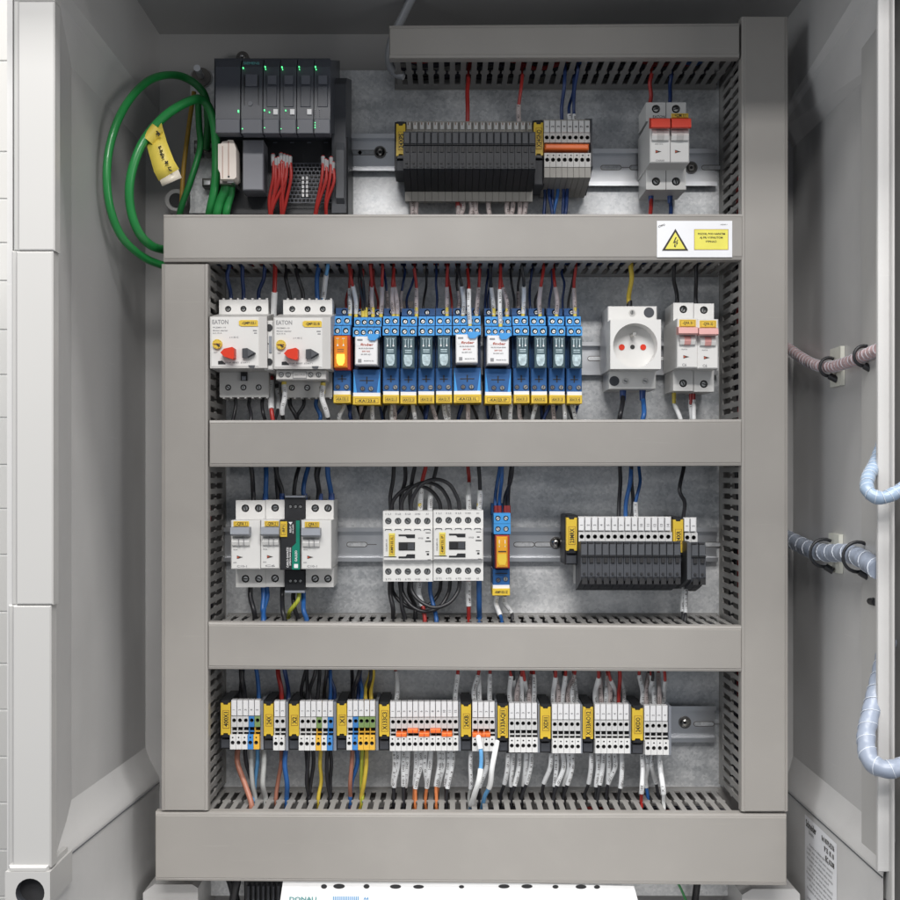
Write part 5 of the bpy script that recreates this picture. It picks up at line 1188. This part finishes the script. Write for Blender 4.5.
# -- bottom row bottom
p = 'below the far left bottom strip'
for x,xe,c,r_ in ((238,246,'brown',2.6),(245,252,'black',2.0),(251,255,'grey',2.3),(257.5,258,'lightblue',2.0),(264,269,'grey',2.5)): wire(p,x,747,42,'Et',xe,c,r=r_,dw=62 if c=='brown' else 40)
p = 'below the two-terminal strip'
wire(p,281.5,748,42,'Et',278,'brown',r=2.0,dw=36); wire(p,286,748,46,'Et',288,'blue',r=2.3,dw=40)
p = 'below the six-terminal strip with blue end'
for x,xe,c in ((306,308,'black'),(308.5,309,'black'),(313,310,'black'),(321,320,'yellow'),(327.5,330,'black'),(330,331,'black')): wire(p,x,748,44,'Et',xe,c,r=1.8,dw=38)
p = 'below the strip with three earth terminals'
for x,xe,c in ((352.5,353,'brown'),(356.5,353.5,'blue'),(362.5,363.5,'greenyellow'),(366.5,364,'yellow')): wire(p,x,748,44,'Et',xe,c,r=2.0,dw=38)
p = 'below the twelve-terminal strip'
for i,(x,xe,c) in enumerate(((394,396,'black'),(399,396.5,'black'),(404,405,'black'),(408,407,'black'),(416,417,'orange'),(420,418,'orange'),(425.5,427,'orange'),(431,428,'orange'),(439,437,'orange'),(443,438,'orange'),(449,448,'black'),(453,449,'black'))):
    wire(p,x,750,44,'Et',xe,c,(0,.70+.04*(i%2)),r=1.6,dw=36+(i%3)*5,bow=random.uniform(0,4))
p = 'below the strip with loose white wires'
wire(p,471,751,44,'Et',470,'grey',(0,.75),r=1.4,dw=40); wire(p,486,751,44,'Et',482,'black',(0,.7),r=1.5,dw=38)
for pl,xs,col in (('below the strip tagged X133AQI1',((508,503),(513,515),(519,516),(526,526.5),(531.5,527)),'black'),('below the strip tagged XDI1',((551,545),(556.5,556.5),(562.5,557),(568.5,568),(572,569)),'black'),
              ('below the strip tagged X133AO12',((591,588),(597.5,598),(603.5,598.5),(608.5,609),(614.5,610),(621.5,621)),'black')):
    for i,(x,xe) in enumerate(xs): wire(pl,x,753,44,'Et',xe,col,(0,.66+.05*(i%2)),r=1.55,dw=34+(i%3)*5,bow=random.uniform(0,4))
p = 'below the rightmost bottom strip'
wire(p,642,754,44,'Et',646,'red',(0,.78),r=1.6); wire(p,647,754,44,'Et',651,'blue',(0,.78),r=1.6); wire(p,652.5,754,44,'Et',655,'black',(0,.7),r=1.5); wire(p,660.5,754,50,'Et',659,'white',(0,.75),r=1.7)
build_wires()
# contactor loops: black jumper wires arching above and below
for up in (1,-1):
    for i in range(3):
        xa,xb = 390+i*9.6, 441+i*9.4; h = (27,30,33)[i] if up==1 else (28,31,27)[i]
        y0 = 511 if up==1 else 582; dz = 40+i*9
        apex = y0-up*h
        pts = [(xa+2,y0+up*2,dz),(xa+3,y0-up*h*.35,dz+2),(xa+12,apex+up*7,dz+6),((xa+xb)/2,apex+up*1.5,dz+8),(xb-11,apex+up*6,dz+6),(xb-2,y0-up*h*.36,dz+2),(xb,y0+up*2,dz)]
        P = smooth([W(*q) for q in pts],7); mb = MB(); mb.tube(P,.0018,'wire_black',8)
        tag(mb.build('wire'),'black jumper wire arching %s the two contactors, %s of three'%('above' if up==1 else 'below',('left','middle','right')[i]),'wire','black jumper loops between the contactors')
# loose white and blue wires in front of the bottom row
def loose(label, pts, r, col, segs):
    P = smooth([W(*q) for q in pts],8); mb = MB(); mb.tube(P,r,col,8); o = tag(mb.build('wire'),label,'wire','loose wires before the bottom terminals')
    n = len(P)
    for a,b_,m,nm in segs:
        s_ = P[int(a*n):max(int(a*n)+3,int(b_*n))]; q = MB(); q.tube(s_,r*1.35,m,10); q.build(nm,o)
loose('white and blue wire dropping from the orange jumper in a loose bow',[(478,734,62),(479,741,70),(481,752,74),(481,765,74),(479,780,76),(475,793,70),(472,803,60),(470,812,50)],.0019,'wire_lightblue',[(.05,.28,'sleeve_white','printed_sleeve'),(.47,.9,'wire_white','plain_sleeve')])
loose('white-sleeved blue wire slanting down left of the X-tagged five-terminal strip',[(497,741,60),(495,752,66),(492,768,68),(490,785,64),(485,796,58),(482,808,48)],.0019,'wire_lightblue',[(.0,.66,'wire_white','plain_sleeve')])
# devices clipped on a rail never sit perfectly square
for o in list(COL.objects):
    if o.type == 'EMPTY' and o.get('category') in ('relay','circuit breaker','contactor','motor breaker','terminal strip'):
        k = 0.35 if o['category'] in ('terminal strip','contactor','circuit breaker') else 1.0
        o.rotation_euler = (random.uniform(-.012,.012)*k, random.uniform(-.007,.007)*k, random.uniform(-.014,.014)*k)
        o.location.z += random.uniform(-.0004,.0004)
# ------------------------------------------------------------------ light
def area(name, loc, target, sx, sy, power, col=(1,1,1)):
    l = bpy.data.lights.new(name,'AREA'); l.shape = 'RECTANGLE'; l.size = sx; l.size_y = sy; l.energy = power; l.color = col
    o = bpy.data.objects.new(name,l); COL.objects.link(o); o.location = loc
    o.rotation_euler = (Vector(target)-Vector(loc)).to_track_quat('-Z','Y').to_euler(); return o
area('ceiling_lamp',(0.0,-2.55,1.42),(0,0,0.0),1.3,0.17,29,(1.0,0.975,0.95))
area('ceiling_lamp',(0.0,-1.80,1.46),(0,0,-0.1),1.4,0.26,28,(1.0,0.975,0.95))
area('ceiling_lamp',(0.0,-0.86,1.5),(0,-0.1,-0.2),1.6,0.14,34,(1.0,0.98,0.95))
area('side_fill_light',(-1.7,-1.6,0.3),(0.3,0,-0.1),0.7,0.9,11,(0.95,0.98,1.0))  # added fill from the left, brightens the right inner wall
area('side_fill_light',(1.8,-1.7,0.2),(-0.3,0,-0.15),0.7,0.9,9,(1.0,0.98,0.95))  # added fill from the right, brightens the left inner wall
area('wall_fill_light',(-1.0,-0.2,1.6),(-0.9,0.35,0.0),0.6,0.6,8,(1,0.99,0.97))  # added fill aimed at the tiled wall to brighten it
w = bpy.data.worlds.new('World'); sc.world = w; w.use_nodes = True
w.node_tree.nodes['Background'].inputs[0].default_value = (0.82,0.87,0.95,1); w.node_tree.nodes['Background'].inputs[1].default_value = 0.26
# ------------------------------------------------------------------ camera
cam = bpy.data.cameras.new('Camera'); co = bpy.data.objects.new('Camera',cam); COL.objects.link(co); sc.camera = co
co.location = (0,-D,0); co.rotation_euler = (math.pi/2,0,0)
cam.sensor_width = 36; cam.lens = 36*F/900; cam.shift_x = (450-CX)/900; cam.shift_y = (CY-450)/900
cam.clip_start = 0.05; cam.clip_end = 50
sc.view_settings.view_transform = 'Standard'; sc.view_settings.look = 'None'; sc.view_settings.exposure = 0; sc.view_settings.gamma = 1
sc.cycles.max_bounces = 6; sc.cycles.diffuse_bounces = 4; sc.cycles.use_denoising = True
